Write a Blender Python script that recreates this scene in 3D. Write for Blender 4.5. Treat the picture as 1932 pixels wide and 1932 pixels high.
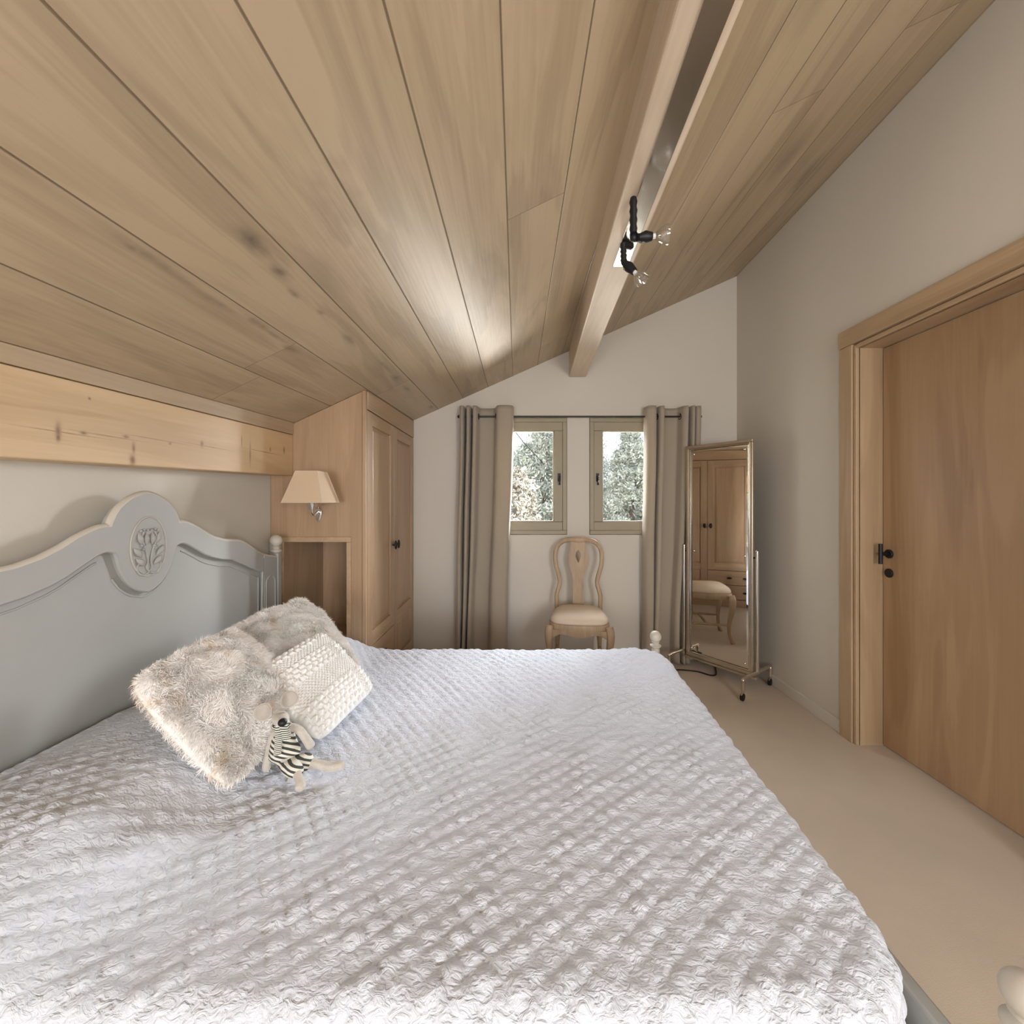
import bpy, math, random
import numpy as np
from mathutils import Vector, Matrix
for o in list(bpy.data.objects): bpy.data.objects.remove(o)
S = bpy.context.scene
COL = S.collection
random.seed(4); RNG = np.random.default_rng(4)
H = 1.33            # camera height
F, VX, VY = 772.0, 975.0, 948.0

# ------------------------------------------------------------------ camera
cd = bpy.data.cameras.new('camera'); cam = bpy.data.objects.new('camera', cd); COL.objects.link(cam)
cam.location = (0, 0, H); cam.rotation_euler = (math.pi/2, 0, 0)
cd.sensor_width = 36; cd.sensor_fit = 'HORIZONTAL'; cd.lens = F/1932*36
cd.shift_x = -(VX-966)/1932; cd.shift_y = (VY-966)/1932
cd.clip_start = .02; cd.clip_end = 300
S.camera = cam
# ------------------------------------------------------------------ world, exposure, daylight
S.view_settings.view_transform = 'Standard'; S.view_settings.look = 'None'
S.view_settings.gamma = 1; S.view_settings.use_curve_mapping = False
S.view_settings.exposure = 0.08
w = bpy.data.worlds.new('world'); S.world = w; w.use_nodes = True
nt = w.node_tree; bg = nt.nodes['Background']
tc = nt.nodes.new('ShaderNodeTexCoord'); sx = nt.nodes.new('ShaderNodeSeparateXYZ'); rp = nt.nodes.new('ShaderNodeValToRGB')
nt.links.new(tc.outputs['Generated'], sx.inputs[0]); nt.links.new(sx.outputs['Z'], rp.inputs[0]); nt.links.new(rp.outputs[0], bg.inputs[0])
rp.color_ramp.elements[0].color = (.86, .90, .98, 1); rp.color_ramp.elements[1].color = (.55, .70, .95, 1)
bg.inputs[1].default_value = 2.6

def look(o, tgt):
    d = Vector(tgt) - o.location; o.rotation_euler = d.to_track_quat('-Z', 'Y').to_euler()
def area(name, loc, tgt, sx, sy, e, col):
    l = bpy.data.lights.new(name, 'AREA'); l.shape = 'RECTANGLE'; l.size = sx; l.size_y = sy; l.energy = e; l.color = col
    o = bpy.data.objects.new(name, l); COL.objects.link(o); o.location = loc; look(o, tgt); return o
# bright sky side outside the two small windows, and added fill lamps behind the camera
area('window_daylight', (3.0, 5.6, 2.6), (-.9, 1.3, .7), 1.8, 1.8, 1300, (.90, .94, 1.0))
area('window_daylight_high', (.7, 5.5, 3.15), (-.2, 1.2, .6), 3.4, 1.3, 560, (.88, .93, 1.0))
area('sunlit_ground_bounce', (.45, 5.5, .70), (-.25, 2.3, 2.3), 2.0, .5, 160, (1.0, .96, .88))
area('window_daylight_rear', (-.70, -1.66, 1.12), (-.5, 3.0, 1.12), .96, .72, 34, (.97, .975, 1.0))
area('window_daylight_rear', (1.25, -1.66, 1.38), (1.0, 3.0, 1.38), .78, 1.2, 50, (.97, .975, 1.0))

# ------------------------------------------------------------------ helpers
ORG = {}
def tag(o, label=None, cat=None, group=None, kind=None):
    if label: o['label'] = label
    if cat: o['category'] = cat
    if group: o['group'] = group
    if kind: o['kind'] = kind
    return o
def thing(name, label=None, cat=None, loc=(0, 0, 0), rz=0, group=None, kind=None):
    o = bpy.data.objects.new(name, None); o.empty_display_size = .05; COL.objects.link(o)
    o.location = loc; o.rotation_euler = (0, 0, rz); ORG[o.name] = (0, 0, 0) if rz else tuple(loc)
    return tag(o, label, cat, group, kind)
def link(name, verts, faces, mat, parent=None, smooth=None, bevel=0, sub=0, loc=None):
    v = np.asarray(verts, dtype=float).reshape(-1, 3)
    org = ORG[parent.name] if parent else (loc or (0, 0, 0))
    v = v - np.array(org)
    m = bpy.data.meshes.new(name); m.from_pydata(v.tolist(), [], [list(map(int, f)) for f in faces]); m.update()
    o = bpy.data.objects.new(name, m); COL.objects.link(o); ORG[o.name] = tuple(org)
    if parent: o.parent = parent
    elif loc: o.location = loc
    m.materials.append(mat)
    if smooth is not None:
        m.polygons.foreach_set('use_smooth', [True]*len(m.polygons))
        if smooth < 180: m.set_sharp_from_angle(angle=math.radians(smooth))
    if bevel:
        b = o.modifiers.new('bevel', 'BEVEL'); b.width = bevel; b.segments = 2; b.limit_method = 'ANGLE'; b.angle_limit = math.radians(40)
    if sub:
        s = o.modifiers.new('sub', 'SUBSURF'); s.levels = sub; s.render_levels = sub
    return o
class G:
    """collects shapes of ONE part"""
    def __init__(s): s.v = []; s.f = []
    def add(s, v, f):
        n = len(s.v); s.v += [tuple(map(float, p)) for p in v]; s.f += [[i+n for i in q] for q in f]; return s
    def box(s, x0, x1, y0, y1, z0, z1):
        v = [(x, y, z) for x in (x0, x1) for y in (y0, y1) for z in (z0, z1)]
        return s.add(v, [(0,1,3,2),(4,6,7,5),(0,4,5,1),(2,3,7,6),(0,2,6,4),(1,5,7,3)])
    def hexa(s, b, t):      # bottom 4, top 4 points, same order (ccw from above)
        return s.add(list(b)+list(t), [(3,2,1,0),(4,5,6,7),(0,1,5,4),(1,2,6,5),(2,3,7,6),(3,0,4,7)])
    def sweep(s, pts, rad, n=12, up=(0,0,1), closed=False, square=0.0, cap=True):
        """tube through pts; rad = scalar | list of scalar | list of (a,b) along side/normal; square>0 makes it boxier"""
        P = [Vector(p) for p in pts]; k = len(P); up = Vector(up); rings = []
        for i in range(k):
            if closed: t = P[(i+1) % k]-P[i-1]
            else: t = P[min(i+1, k-1)]-P[max(i-1, 0)]
            t.normalize(); a = t.cross(up)
            if a.length < 1e-3: a = t.cross(Vector((1, 0, 0.01)))
            a.normalize(); b = a.cross(t).normalized()
            r = rad[i] if isinstance(rad, (list, tuple)) and len(rad) == k and not (k == 2 and isinstance(rad, tuple)) else rad
            ra, rb = (r if isinstance(r, (tuple, list)) else (r, r))
            ring = []
            for j in range(n):
                th = 2*math.pi*j/n+math.pi/n; c, q = math.cos(th), math.sin(th)
                if square:
                    e = 1-square*.75; c = math.copysign(abs(c)**e, c); q = math.copysign(abs(q)**e, q)
                ring.append(P[i]+a*ra*c+b*rb*q)
            rings.append(ring)
        v = [p for r in rings for p in r]; f = []
        for i in range(k if closed else k-1):
            i2 = (i+1) % k
            for j in range(n): f.append((i*n+j, i*n+(j+1) % n, i2*n+(j+1) % n, i2*n+j))
        if cap and not closed: f.append(tuple(range(n))[::-1]); f.append(tuple((k-1)*n+j for j in range(n)))
        return s.add(v, f)
    def lathe(s, c, prof, n=24, axis=(0,0,1)):
        """prof: list of (r, h) along axis from c"""
        ax = Vector(axis).normalized(); q = ax.to_track_quat('Z', 'Y').to_matrix(); v = []; f = []; c = Vector(c)
        for r, h in prof:
            for j in range(n):
                th = 2*math.pi*j/n; v.append(c+q @ Vector((r*math.cos(th), r*math.sin(th), h)))
        for i in range(len(prof)-1):
            for j in range(n): f.append((i*n+j, i*n+(j+1) % n, (i+1)*n+(j+1) % n, (i+1)*n+j))
        f.append(tuple(range(n))[::-1]); f.append(tuple((len(prof)-1)*n+j for j in range(n)))
        return s.add(v, f)
    def ball(s, c, r, nu=20, nv=12, axis=(0,0,1)):
        r = r if isinstance(r, (tuple, list)) else (r, r, r); v = []; f = []; q = Vector(axis).normalized().to_track_quat('Z', 'Y').to_matrix(); c = Vector(c)
        for i in range(nv+1):
            ph = math.pi*i/nv
            for j in range(nu):
                th = 2*math.pi*j/nu
                v.append(c+q @ Vector((r[0]*math.sin(ph)*math.cos(th)+1e-6*math.cos(th), r[1]*math.sin(ph)*math.sin(th)+1e-6*math.sin(th), r[2]*math.cos(ph))))
        for i in range(nv):
            for j in range(nu): f.append((i*nu+j, (i+1)*nu+j, (i+1)*nu+(j+1) % nu, i*nu+(j+1) % nu))
        return s.add(v, f)
    def make(s, name, mat, parent=None, **k): return link(name, s.v, s.f, mat, parent, **k)
def cr(pts, m=6, closed=False):     # catmull-rom resample
    P = [np.array(p, float) for p in pts]; k = len(P); out = []
    R = range(k) if closed else range(k-1)
    for i in R:
        if closed: a, b, c, d = P[i-1], P[i], P[(i+1) % k], P[(i+2) % k]
        else: a, b, c, d = P[max(i-1, 0)], P[i], P[i+1], P[min(i+2, k-1)]
        for j in range(m):
            t = j/m; out.append(.5*((2*b)+(-a+c)*t+(2*a-5*b+4*c-d)*t*t+(-a+3*b-3*c+d)*t**3))
    if not closed: out.append(P[-1])
    return [tuple(p) for p in out]
def at(px, py, y): return ((px-VX)*y/F, y, H-(py-VY)*y/F)
def interp(x, xs, ys): return float(np.interp(x, xs, ys))
def CZ(x, y): return 2.028+.4465*(x+.874)+(.035-.02*(x+.87))*(y-3.477)

# smooth pseudo-noise for numpy
def mknoise(seed, n=24, f0=1.0, f1=8.0, dim=2):
    r = np.random.default_rng(seed); fr = np.exp(r.uniform(np.log(f0), np.log(f1), n)); d = r.normal(size=(n, dim)); d /= np.linalg.norm(d, axis=1)[:, None]
    ph = r.uniform(0, 6.28, n)
    def fn(*c):
        s = 0
        for k in range(n): s = s+np.sin(sum(d[k, i]*c[i] for i in range(dim))*fr[k]*6.283+ph[k])*(f0/fr[k])**.5
        return s/math.sqrt(n)
    return fn

# ------------------------------------------------------------------ materials
def nodes(name):
    m = bpy.data.materials.new(name); m.use_nodes = True; t = m.node_tree; return m, t, t.nodes['Principled BSDF']
def setp(p, **k):
    for a, b in k.items():
        p.inputs[a.replace('_', ' ')].default_value = b
def c4(c): return (c[0], c[1], c[2], 1)
def plain(name, col, rough=.6, metal=0, var=.06, vs=6, bump=0, bs=60, sheen=0):
    m, t, p = nodes(name); setp(p, Roughness=rough, Metallic=metal)
    if sheen: p.inputs['Sheen Weight'].default_value = sheen
    co = t.nodes.new('ShaderNodeTexCoord'); n = t.nodes.new('ShaderNodeTexNoise'); n.inputs['Scale'].default_value = vs; n.inputs['Detail'].default_value = 4
    r = t.nodes.new('ShaderNodeValToRGB'); t.links.new(co.outputs['Object'], n.inputs['Vector']); t.links.new(n.outputs[0], r.inputs[0])
    r.color_ramp.elements[0].position = .3; r.color_ramp.elements[1].position = .7
    r.color_ramp.elements[0].color = c4([x*(1-var) for x in col]); r.color_ramp.elements[1].color = c4([min(1, x*(1+var)) for x in col])
    t.links.new(r.outputs[0], p.inputs['Base Color'])
    if bump:
        n2 = t.nodes.new('ShaderNodeTexNoise'); n2.inputs['Scale'].default_value = bs; n2.inputs['Detail'].default_value = 3
        b = t.nodes.new('ShaderNodeBump'); b.inputs['Strength'].default_value = bump; b.inputs['Distance'].default_value = .004
        t.links.new(co.outputs['Object'], n2.inputs['Vector']); t.links.new(n2.outputs[0], b.inputs['Height']); t.links.new(b.outputs[0], p.inputs['Normal'])
    return m
def wood(name, dark, light, axis='Z', rough=.5, knots=0.0, planks=None, knotcol=(.12, .08, .05), sc=1.0, contrast=1.0, fine=.2, knot_scale=3.0, spots=None, spot_plane='YZ', level=.5):
    """grain running along axis; planks = (width, offset, joint length) cut across X, boards running along Y"""
    m, t, p = nodes(name); N = t.nodes.new; L = t.links.new; p.inputs['Roughness'].default_value = rough
    co = N('ShaderNodeTexCoord'); vec = co.outputs['Object']
    def math_(op, a, b=None, c=None):
        n = N('ShaderNodeMath'); n.operation = op
        for i, q in enumerate((a, b, c)):
            if q is None: continue
            if isinstance(q, (int, float)): n.inputs[i].default_value = q
            else: L(q, n.inputs[i])
        return n.outputs[0]
    edge = None; rnd = None
    if planks:
        sep = N('ShaderNodeSeparateXYZ'); L(vec, sep.inputs[0])
        u = math_('DIVIDE', math_('ADD', sep.outputs[0], planks[1]), planks[0]); iu = math_('FLOOR', u); fu = math_('SUBTRACT', u, iu)
        wn = N('ShaderNodeTexWhiteNoise'); wn.noise_dimensions = '1D'; L(iu, wn.inputs['W'])
        v = math_('DIVIDE', math_('ADD', sep.outputs[1], math_('MULTIPLY', wn.outputs[0], planks[2])), planks[2]); iv = math_('FLOOR', v); fv = math_('SUBTRACT', v, iv)
        wn2 = N('ShaderNodeTexWhiteNoise'); wn2.noise_dimensions = '2D'; cb = N('ShaderNodeCombineXYZ'); L(iu, cb.inputs[0]); L(iv, cb.inputs[1]); L(cb.outputs[0], wn2.inputs['Vector'])
        rnd = wn2.outputs[0]
        eu = math_('MINIMUM', fu, math_('SUBTRACT', 1.0, fu)); ev = math_('MINIMUM', fv, math_('SUBTRACT', 1.0, fv))
        eu = math_('MULTIPLY', eu, planks[0]); ev = math_('MULTIPLY', ev, planks[2]*1.6)
        edge = math_('MINIMUM', eu, ev)
        off = N('ShaderNodeVectorMath'); off.operation = 'ADD'; cb2 = N('ShaderNodeCombineXYZ'); L(math_('MULTIPLY', rnd, 9.0), cb2.inputs[0]); L(math_('MULTIPLY', rnd, 17.0), cb2.inputs[1]); L(math_('MULTIPLY', rnd, 5.0), cb2.inputs[2])
        L(vec, off.inputs[0]); L(cb2.outputs[0], off.inputs[1]); vec = off.outputs[0]
    mp = N('ShaderNodeMapping'); s = [5*sc, 5*sc, 5*sc]; s['XYZ'.index(axis)] = .55*sc; mp.inputs['Scale'].default_value = s; L(vec, mp.inputs[0])
    n1 = N('ShaderNodeTexNoise'); n1.inputs['Scale'].default_value = 1.3; n1.inputs['Detail'].default_value = 5; n1.inputs['Distortion'].default_value = .9; L(mp.outputs[0], n1.inputs['Vector'])
    ring = math_('SINE', math_('MULTIPLY', n1.outputs[0], 42.0))
    mp2 = N('ShaderNodeMapping'); s2 = [90*sc]*3; s2['XYZ'.index(axis)] = 2.5*sc; mp2.inputs['Scale'].default_value = s2; L(vec, mp2.inputs[0])
    n2 = N('ShaderNodeTexNoise'); n2.inputs['Scale'].default_value = 1.0; n2.inputs['Detail'].default_value = 3; L(mp2.outputs[0], n2.inputs['Vector'])
    f = math_('ADD', math_('MULTIPLY', n1.outputs[0], 1.0*contrast), math_('ADD', math_('MULTIPLY', ring, .045*contrast), math_('MULTIPLY', math_('SUBTRACT', n2.outputs[0], .5), fine*2)))
    if rnd is not None: f = math_('ADD', f, math_('MULTIPLY', math_('SUBTRACT', rnd, .5), .10))
    r = N('ShaderNodeValToRGB'); L(f, r.inputs[0]); e = r.color_ramp.elements
    e[0].position = .2; e[0].color = c4(dark); e[1].position = .8; e[1].color = c4(light)
    out = r.outputs[0]
    if knots:
        mk = N('ShaderNodeMapping'); s3 = [knot_scale]*3; s3['XYZ'.index(axis)] = knot_scale*.45; mk.inputs['Scale'].default_value = s3; L(vec, mk.inputs[0])
        nd = N('ShaderNodeTexNoise'); nd.inputs['Scale'].default_value = 2.2; L(mk.outputs[0], nd.inputs['Vector'])
        mx0 = N('ShaderNodeMix'); mx0.data_type = 'VECTOR'; mx0.inputs[0].default_value = .12; L(mk.outputs[0], mx0.inputs[4]); L(nd.outputs[1], mx0.inputs[5])
        vo = N('ShaderNodeTexVoronoi'); vo.inputs['Scale'].default_value = 1; L(mx0.outputs[1], vo.inputs['Vector'])
        kr = N('ShaderNodeValToRGB'); L(vo.outputs['Distance'], kr.inputs[0]); k = kr.color_ramp.elements
        k[0].position = .03; k[0].color = (1, 1, 1, 1); k[1].position = .25; k[1].color = (0, 0, 0, 1)
        mx = N('ShaderNodeMix'); mx.data_type = 'RGBA'; L(math_('MULTIPLY', kr.outputs[0], knots), mx.inputs[0]); L(out, mx.inputs[6]); mx.inputs[7].default_value = c4(knotcol); out = mx.outputs[2]
    if spots:
        sp_ = N('ShaderNodeSeparateXYZ'); L(co.outputs['Object'], sp_.inputs[0]); nzz = N('ShaderNodeTexNoise'); nzz.inputs['Scale'].default_value = 30; nzz.inputs['Detail'].default_value = 3; L(co.outputs['Object'], nzz.inputs['Vector'])
        tot = None; i1, i2 = ['XYZ'.index(q) for q in spot_plane]
        for (a0, b0, ra, rb, st_) in spots:
            da = math_('DIVIDE', math_('SUBTRACT', sp_.outputs[i1], a0), ra); db = math_('DIVIDE', math_('SUBTRACT', sp_.outputs[i2], b0), rb)
            q = math_('ADD', math_('MULTIPLY', da, da), math_('MULTIPLY', db, db)); q = math_('MULTIPLY', math_('POWER', 2.718, math_('MULTIPLY', q, -1.0)), st_)
            tot = q if tot is None else math_('MAXIMUM', tot, q)
        tot = math_('MULTIPLY', tot, math_('MULTIPLY_ADD', nzz.outputs[0], 1.6, .2)); tot = math_('MINIMUM', tot, .9)
        mx = N('ShaderNodeMix'); mx.data_type = 'RGBA'; L(tot, mx.inputs[0]); L(out, mx.inputs[6]); mx.inputs[7].default_value = c4(knotcol); out = mx.outputs[2]
    p.inputs['Specular IOR Level'].default_value = level
    hgt = n2.outputs[0]
    b = N('ShaderNodeBump'); b.inputs['Strength'].default_value = .12; b.inputs['Distance'].default_value = .002
    if edge is not None:
        er = N('ShaderNodeValToRGB'); L(math_('MULTIPLY', edge, 100.0), er.inputs[0]); er.color_ramp.elements[0].position = .06; er.color_ramp.elements[1].position = .28
        mx = N('ShaderNodeMix'); mx.data_type = 'RGBA'; L(er.outputs[0], mx.inputs[0]); mx.inputs[6].default_value = c4([x*.62 for x in dark]); L(out, mx.inputs[7]); out = mx.outputs[2]
        hgt = math_('ADD', math_('MULTIPLY', n2.outputs[0], .2), er.outputs[0]); b.inputs['Strength'].default_value = .7; b.inputs['Distance'].default_value = .004
    L(hgt, b.inputs['Height']); L(b.outputs[0], p.inputs['Normal']); L(out, p.inputs['Base Color'])
    return m
M = {}
M['wall'] = plain('wall_plaster', (.635, .587, .507), .85, var=.02, vs=1.5, bump=.08, bs=40)
M['floor'] = plain('carpet_pile', (.50, .40, .29), .95, var=.05, vs=3, bump=.35, bs=350, sheen=.2)
def ceil_hit(px, py):      # point of the ceiling a photo pixel shows
    dx, dz = (px-VX)/F, -(py-VY)/F; y = 2.0
    for _ in range(30): y = (CZ(dx*y, y)-H)/dz
    return dx*y, y
CS = []
for px, py, ra, rb, st_ in ((478, 455, .022, .05, .85), (527, 513, .016, .035, .8), (554, 554, .010, .03, .6), (605, 589, .009, .02, .6), (247, 467, .008, .02, .7), (295, 493, .012, .10, .5), (345, 528, .010, .12, .4), (400, 565, .012, .10, .5), (487, 611, .012, .05, .7), (520, 634, .009, .09, .5), (550, 659, .014, .04, .8), (658, 640, .014, .06, .6), (725, 690, .012, .10, .5), (747, 713, .018, .05, .75), (767, 733, .015, .07, .7), (436, 713, .012, .04, .5), (452, 765, .020, .035, .8), (814, 768, .020, .05, .7), (1300, 470, .012, .08, .4), (1245, 520, .010, .06, .4)):
    x_, y_ = ceil_hit(px, py); CS.append((x_, y_, ra*.85, rb, st_*.85))
HS = []
for px, py, ra, rb, st_ in ((110, 812, .008, .022, .8), (110, 825, .006, .012, .8), (158, 817, .010, .005, .8), (238, 824, .010, .006, .7), (252, 845, .006, .020, .7), (250, 868, .010, .018, .9), (321, 837, .006, .005, .7), (381, 838, .008, .012, .8), (456, 832, .004, .025, .7), (472, 855, .005, .05, .7), (510, 848, .006, .010, .8), (536, 850, .008, .02, .8), (120, 816, .10, .0016, .7), (200, 822, .10, .0016, .6), (300, 830, .12, .0016, .6), (400, 844, .12, .0016, .6), (500, 853, .12, .0018, .7), (169, 752, .004, .004, .8)):
    y_ = F*1.30/(VX-px); HS.append((y_, H-(py-VY)*y_/F, ra, rb, st_))
M['ceil'] = wood('ceiling_oak', (.29, .21, .13), (.47, .36, .235), 'Y', .42, knots=.3, spots=CS, spot_plane='XY', level=.5, planks=(.21, .034, 3.6), knotcol=(.12, .095, .07), contrast=1.3, fine=.18, knot_scale=3.2)
M['pine'] = wood('header_pine', (.48, .32, .165), (.66, .47, .27), 'Y', .5, knots=0, spots=HS, knotcol=(.20, .10, .045), fine=.12, contrast=1.4)
M['trim'] = wood('trim_oak', (.38, .27, .165), (.52, .395, .25), 'Y', .5, fine=.15)
M['beam'] = wood('beam_oak', (.50, .39, .28), (.66, .54, .41), 'Y', .5, fine=.2)
M['oak'] = wood('wardrobe_oak', (.35, .22, .125), (.50, .345, .21), 'Z', .34, fine=.2)
M['oak_h'] = wood('wardrobe_oak_rail', (.37, .24, .135), (.53, .37, .225), 'Y', .42, fine=.2)
M['door'] = wood('door_oak', (.29, .17, .085), (.46, .31, .175), 'Z', .45, fine=.14, sc=.8, contrast=1.2)
M['casing'] = wood('casing_oak', (.36, .24, .135), (.51, .37, .225), 'Z', .5, fine=.14)
M['casing_h'] = wood('casing_oak_head', (.36, .24, .135), (.51, .37, .225), 'Y', .5, fine=.14)
M['chair'] = wood('chair_beech', (.30, .20, .115), (.48, .345, .21), 'Z', .5, fine=.25, sc=2)
M['seat'] = plain('seat_linen', (.66, .54, .41), .9, var=.03, bump=.2, bs=500)
M['grey'] = plain('headboard_paint', (.38, .375, .345), .5, var=.03, vs=4)
M['rim'] = plain('carving_paint', (.46, .44, .395), .5, var=.03)
M['cream'] = plain('finial_paint', (.56, .51, .43), .5, var=.03)
M['taupe'] = plain('window_paint', (.33, .28, .19), .5, var=.04)
M['black'] = plain('black_iron', (.012, .012, .013), .45, metal=.3, var=.1)
M['bronze'] = plain('rod_bronze', (.05, .045, .04), .35, metal=.8, var=.1)
M['chrome'] = plain('polished_chrome', (.72, .70, .66), .16, metal=1, var=.02)
M['champ'] = plain('champagne_metal', (.62, .55, .44), .28, metal=.9, var=.03)
M['mattress'] = plain('mattress_cotton', (.72, .68, .6), .9)
M['leaf'] = plain('leaf_green', (.46, .47, .38), .7, var=.45, vs=4)  # haze of the washed-out view is put into this pale leaf colour
M['dry'] = plain('leaf_dry', (.44, .40, .32), .8, var=.3, vs=4)
M['bark'] = plain('bark', (.16, .12, .09), .9, var=.3, vs=9)
M['grass'] = plain('garden_grass', (.22, .25, .12), .9, var=.2, vs=2)
M['hill'] = plain('hill_grey', (.20, .21, .24), .95, var=.15, vs=.05)
M['socket'] = plain('outlet_plastic', (.75, .72, .68), .4)
def curtain_mat():
    m, t, p = nodes('curtain_linen'); N = t.nodes.new; L = t.links.new
    co = N('ShaderNodeTexCoord'); n = N('ShaderNodeTexNoise'); n.inputs['Scale'].default_value = 400; L(co.outputs['Object'], n.inputs['Vector'])
    b = N('ShaderNodeBump'); b.inputs['Strength'].default_value = .2; b.inputs['Distance'].default_value = .002; L(n.outputs[0], b.inputs['Height']); L(b.outputs[0], p.inputs['Normal'])
    setp(p, Roughness=.75); p.inputs['Base Color'].default_value = (.42, .35, .265, 1); p.inputs['Sheen Weight'].default_value = .3
    tr = N('ShaderNodeBsdfTranslucent'); tr.inputs[0].default_value = (.5, .42, .3, 1); mx = N('ShaderNodeMixShader'); mx.inputs[0].default_value = .15
    o = t.nodes['Material Output']; L(p.outputs[0], mx.inputs[1]); L(tr.outputs[0], mx.inputs[2]); L(mx.outputs[0], o.inputs[0]); return m
M['curtain'] = curtain_mat()
def shade_mat():
    m, t, p = nodes('lamp_shade_fabric'); N = t.nodes.new; L = t.links.new
    p.inputs['Base Color'].default_value = (.78, .61, .42, 1); p.inputs['Roughness'].default_value = .85
    tr = N('ShaderNodeBsdfTranslucent'); tr.inputs[0].default_value = (.8, .62, .4, 1); mx = N('ShaderNodeMixShader'); mx.inputs[0].default_value = .25
    o = t.nodes['Material Output']; L(p.outputs[0], mx.inputs[1]); L(tr.outputs[0], mx.inputs[2]); L(mx.outputs[0], o.inputs[0]); return m
M['shade'] = shade_mat()
def glass_mat(name, tint=(1, 1, 1), ior=1.45, extra=0.0):
    m, t, p = nodes(name); N = t.nodes.new; L = t.links.new; t.nodes.remove(p)
    a = N('ShaderNodeBsdfTransparent'); a.inputs[0].default_value = c4(tint); g = N('ShaderNodeBsdfGlossy'); g.inputs['Roughness'].default_value = .02
    fr = N('ShaderNodeLayerWeight'); fr.inputs[0].default_value = .5; mx = N('ShaderNodeMixShader')
    pw = N('ShaderNodeMath'); pw.operation = 'POWER'; pw.inputs[1].default_value = 4.0; L(fr.outputs['Facing'], pw.inputs[0])
    ad = N('ShaderNodeMath'); ad.operation = 'MULTIPLY_ADD'; ad.inputs[1].default_value = ior-1; ad.inputs[2].default_value = .03+extra; L(pw.outputs[0], ad.inputs[0]); L(ad.outputs[0], mx.inputs[0])
    L(a.outputs[0], mx.inputs[1]); L(g.outputs[0], mx.inputs[2]); L(mx.outputs[0], t.nodes['Material Output'].inputs[0]); return m
M['pane'] = glass_mat('window_glass'); M['bulb'] = glass_mat('bulb_glass', (.97, .97, .97), 1.6, .10)
def mirror_mat():
    m, t, p = nodes('mirror_glass'); setp(p, Metallic=1.0, Roughness=.012); p.inputs['Base Color'].default_value = (.93, .92, .89, 1); return m
M['mirror'] = mirror_mat()
def quilt_mat():
    m, t, p = nodes('quilt_cotton'); N = t.nodes.new; L = t.links.new; setp(p, Roughness=.85); p.inputs['Sheen Weight'].default_value = .15
    p.inputs['Base Color'].default_value = (.66, .685, .745, 1)
    co = N('ShaderNodeTexCoord'); mp = N('ShaderNodeMapping'); mp.inputs['Scale'].default_value = (55, 85, 60); L(co.outputs['Object'], mp.inputs[0])
    n = N('ShaderNodeTexNoise'); n.inputs['Scale'].default_value = 1; n.inputs['Detail'].default_value = 4; n.inputs['Distortion'].default_value = 1.2; L(mp.outputs[0], n.inputs['Vector'])
    b = N('ShaderNodeBump'); b.inputs['Strength'].default_value = .8; b.inputs['Distance'].default_value = .010; L(n.outputs[0], b.inputs['Height']); L(b.outputs[0], p.inputs['Normal'])
    return m
M['quilt'] = quilt_mat()
def fur_mat():
    m, t, p = nodes('fur_pile'); N = t.nodes.new; L = t.links.new; setp(p, Roughness=.8); p.inputs['Sheen Weight'].default_value = .5
    co = N('ShaderNodeTexCoord'); n = N('ShaderNodeTexNoise'); n.inputs['Scale'].default_value = 11; n.inputs['Detail'].default_value = 5; n.inputs['Distortion'].default_value = .7; L(co.outputs['Object'], n.inputs['Vector'])
    r = N('ShaderNodeValToRGB'); L(n.outputs[0], r.inputs[0]); e = r.color_ramp.elements
    e[0].position = .27; e[0].color = (.80, .66, .51, 1); e[1].position = .42; e[1].color = (.95, .905, .85, 1)
    L(r.outputs[0], p.inputs['Base Color']); return m
M['fur'] = fur_mat()
M['knit'] = plain('knit_wool', (.84, .83, .80), .9, var=.03, sheen=.3)
M['mouse'] = plain('mouse_plush', (.56, .51, .44), .95, var=.06, vs=60, bump=.6, bs=300, sheen=.4)
M['ear'] = plain('ear_lining', (.46, .41, .36), .9, var=.05)
def stripe_mat(name, period, axis, a=(.74, .72, .62), b=(.05, .055, .05), duty=.0):
    m, t, p = nodes(name); N = t.nodes.new; L = t.links.new; setp(p, Roughness=.9)
    co = N('ShaderNodeTexCoord'); d = N('ShaderNodeVectorMath'); d.operation = 'DOT_PRODUCT'; d.inputs[1].default_value = [q*6.283/period for q in Vector(axis).normalized()]
    nz = N('ShaderNodeTexNoise'); nz.inputs['Scale'].default_value = 25; L(co.outputs['Object'], nz.inputs['Vector']); L(co.outputs['Object'], d.inputs[0])
    ad = N('ShaderNodeMath'); ad.operation = 'MULTIPLY_ADD'; ad.inputs[1].default_value = 2.2; L(nz.outputs[0], ad.inputs[0]); L(d.outputs['Value'], ad.inputs[2])
    s = N('ShaderNodeMath'); s.operation = 'SINE'; L(ad.outputs[0], s.inputs[0]); r = N('ShaderNodeValToRGB'); L(s.outputs[0], r.inputs[0])
    r.color_ramp.elements[0].position = max(0, .0+duty); r.color_ramp.elements[0].color = c4(a); r.color_ramp.elements[1].position = .12+duty; r.color_ramp.elements[1].color = c4(b)
    L(r.outputs[0], p.inputs['Base Color']); return m
M['stripe'] = stripe_mat('romper_stripe', .0115, (.35, .35, .9)); M['stripe_f'] = stripe_mat('scarf_stripe', .0045, (.1, 0, 1))

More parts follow.
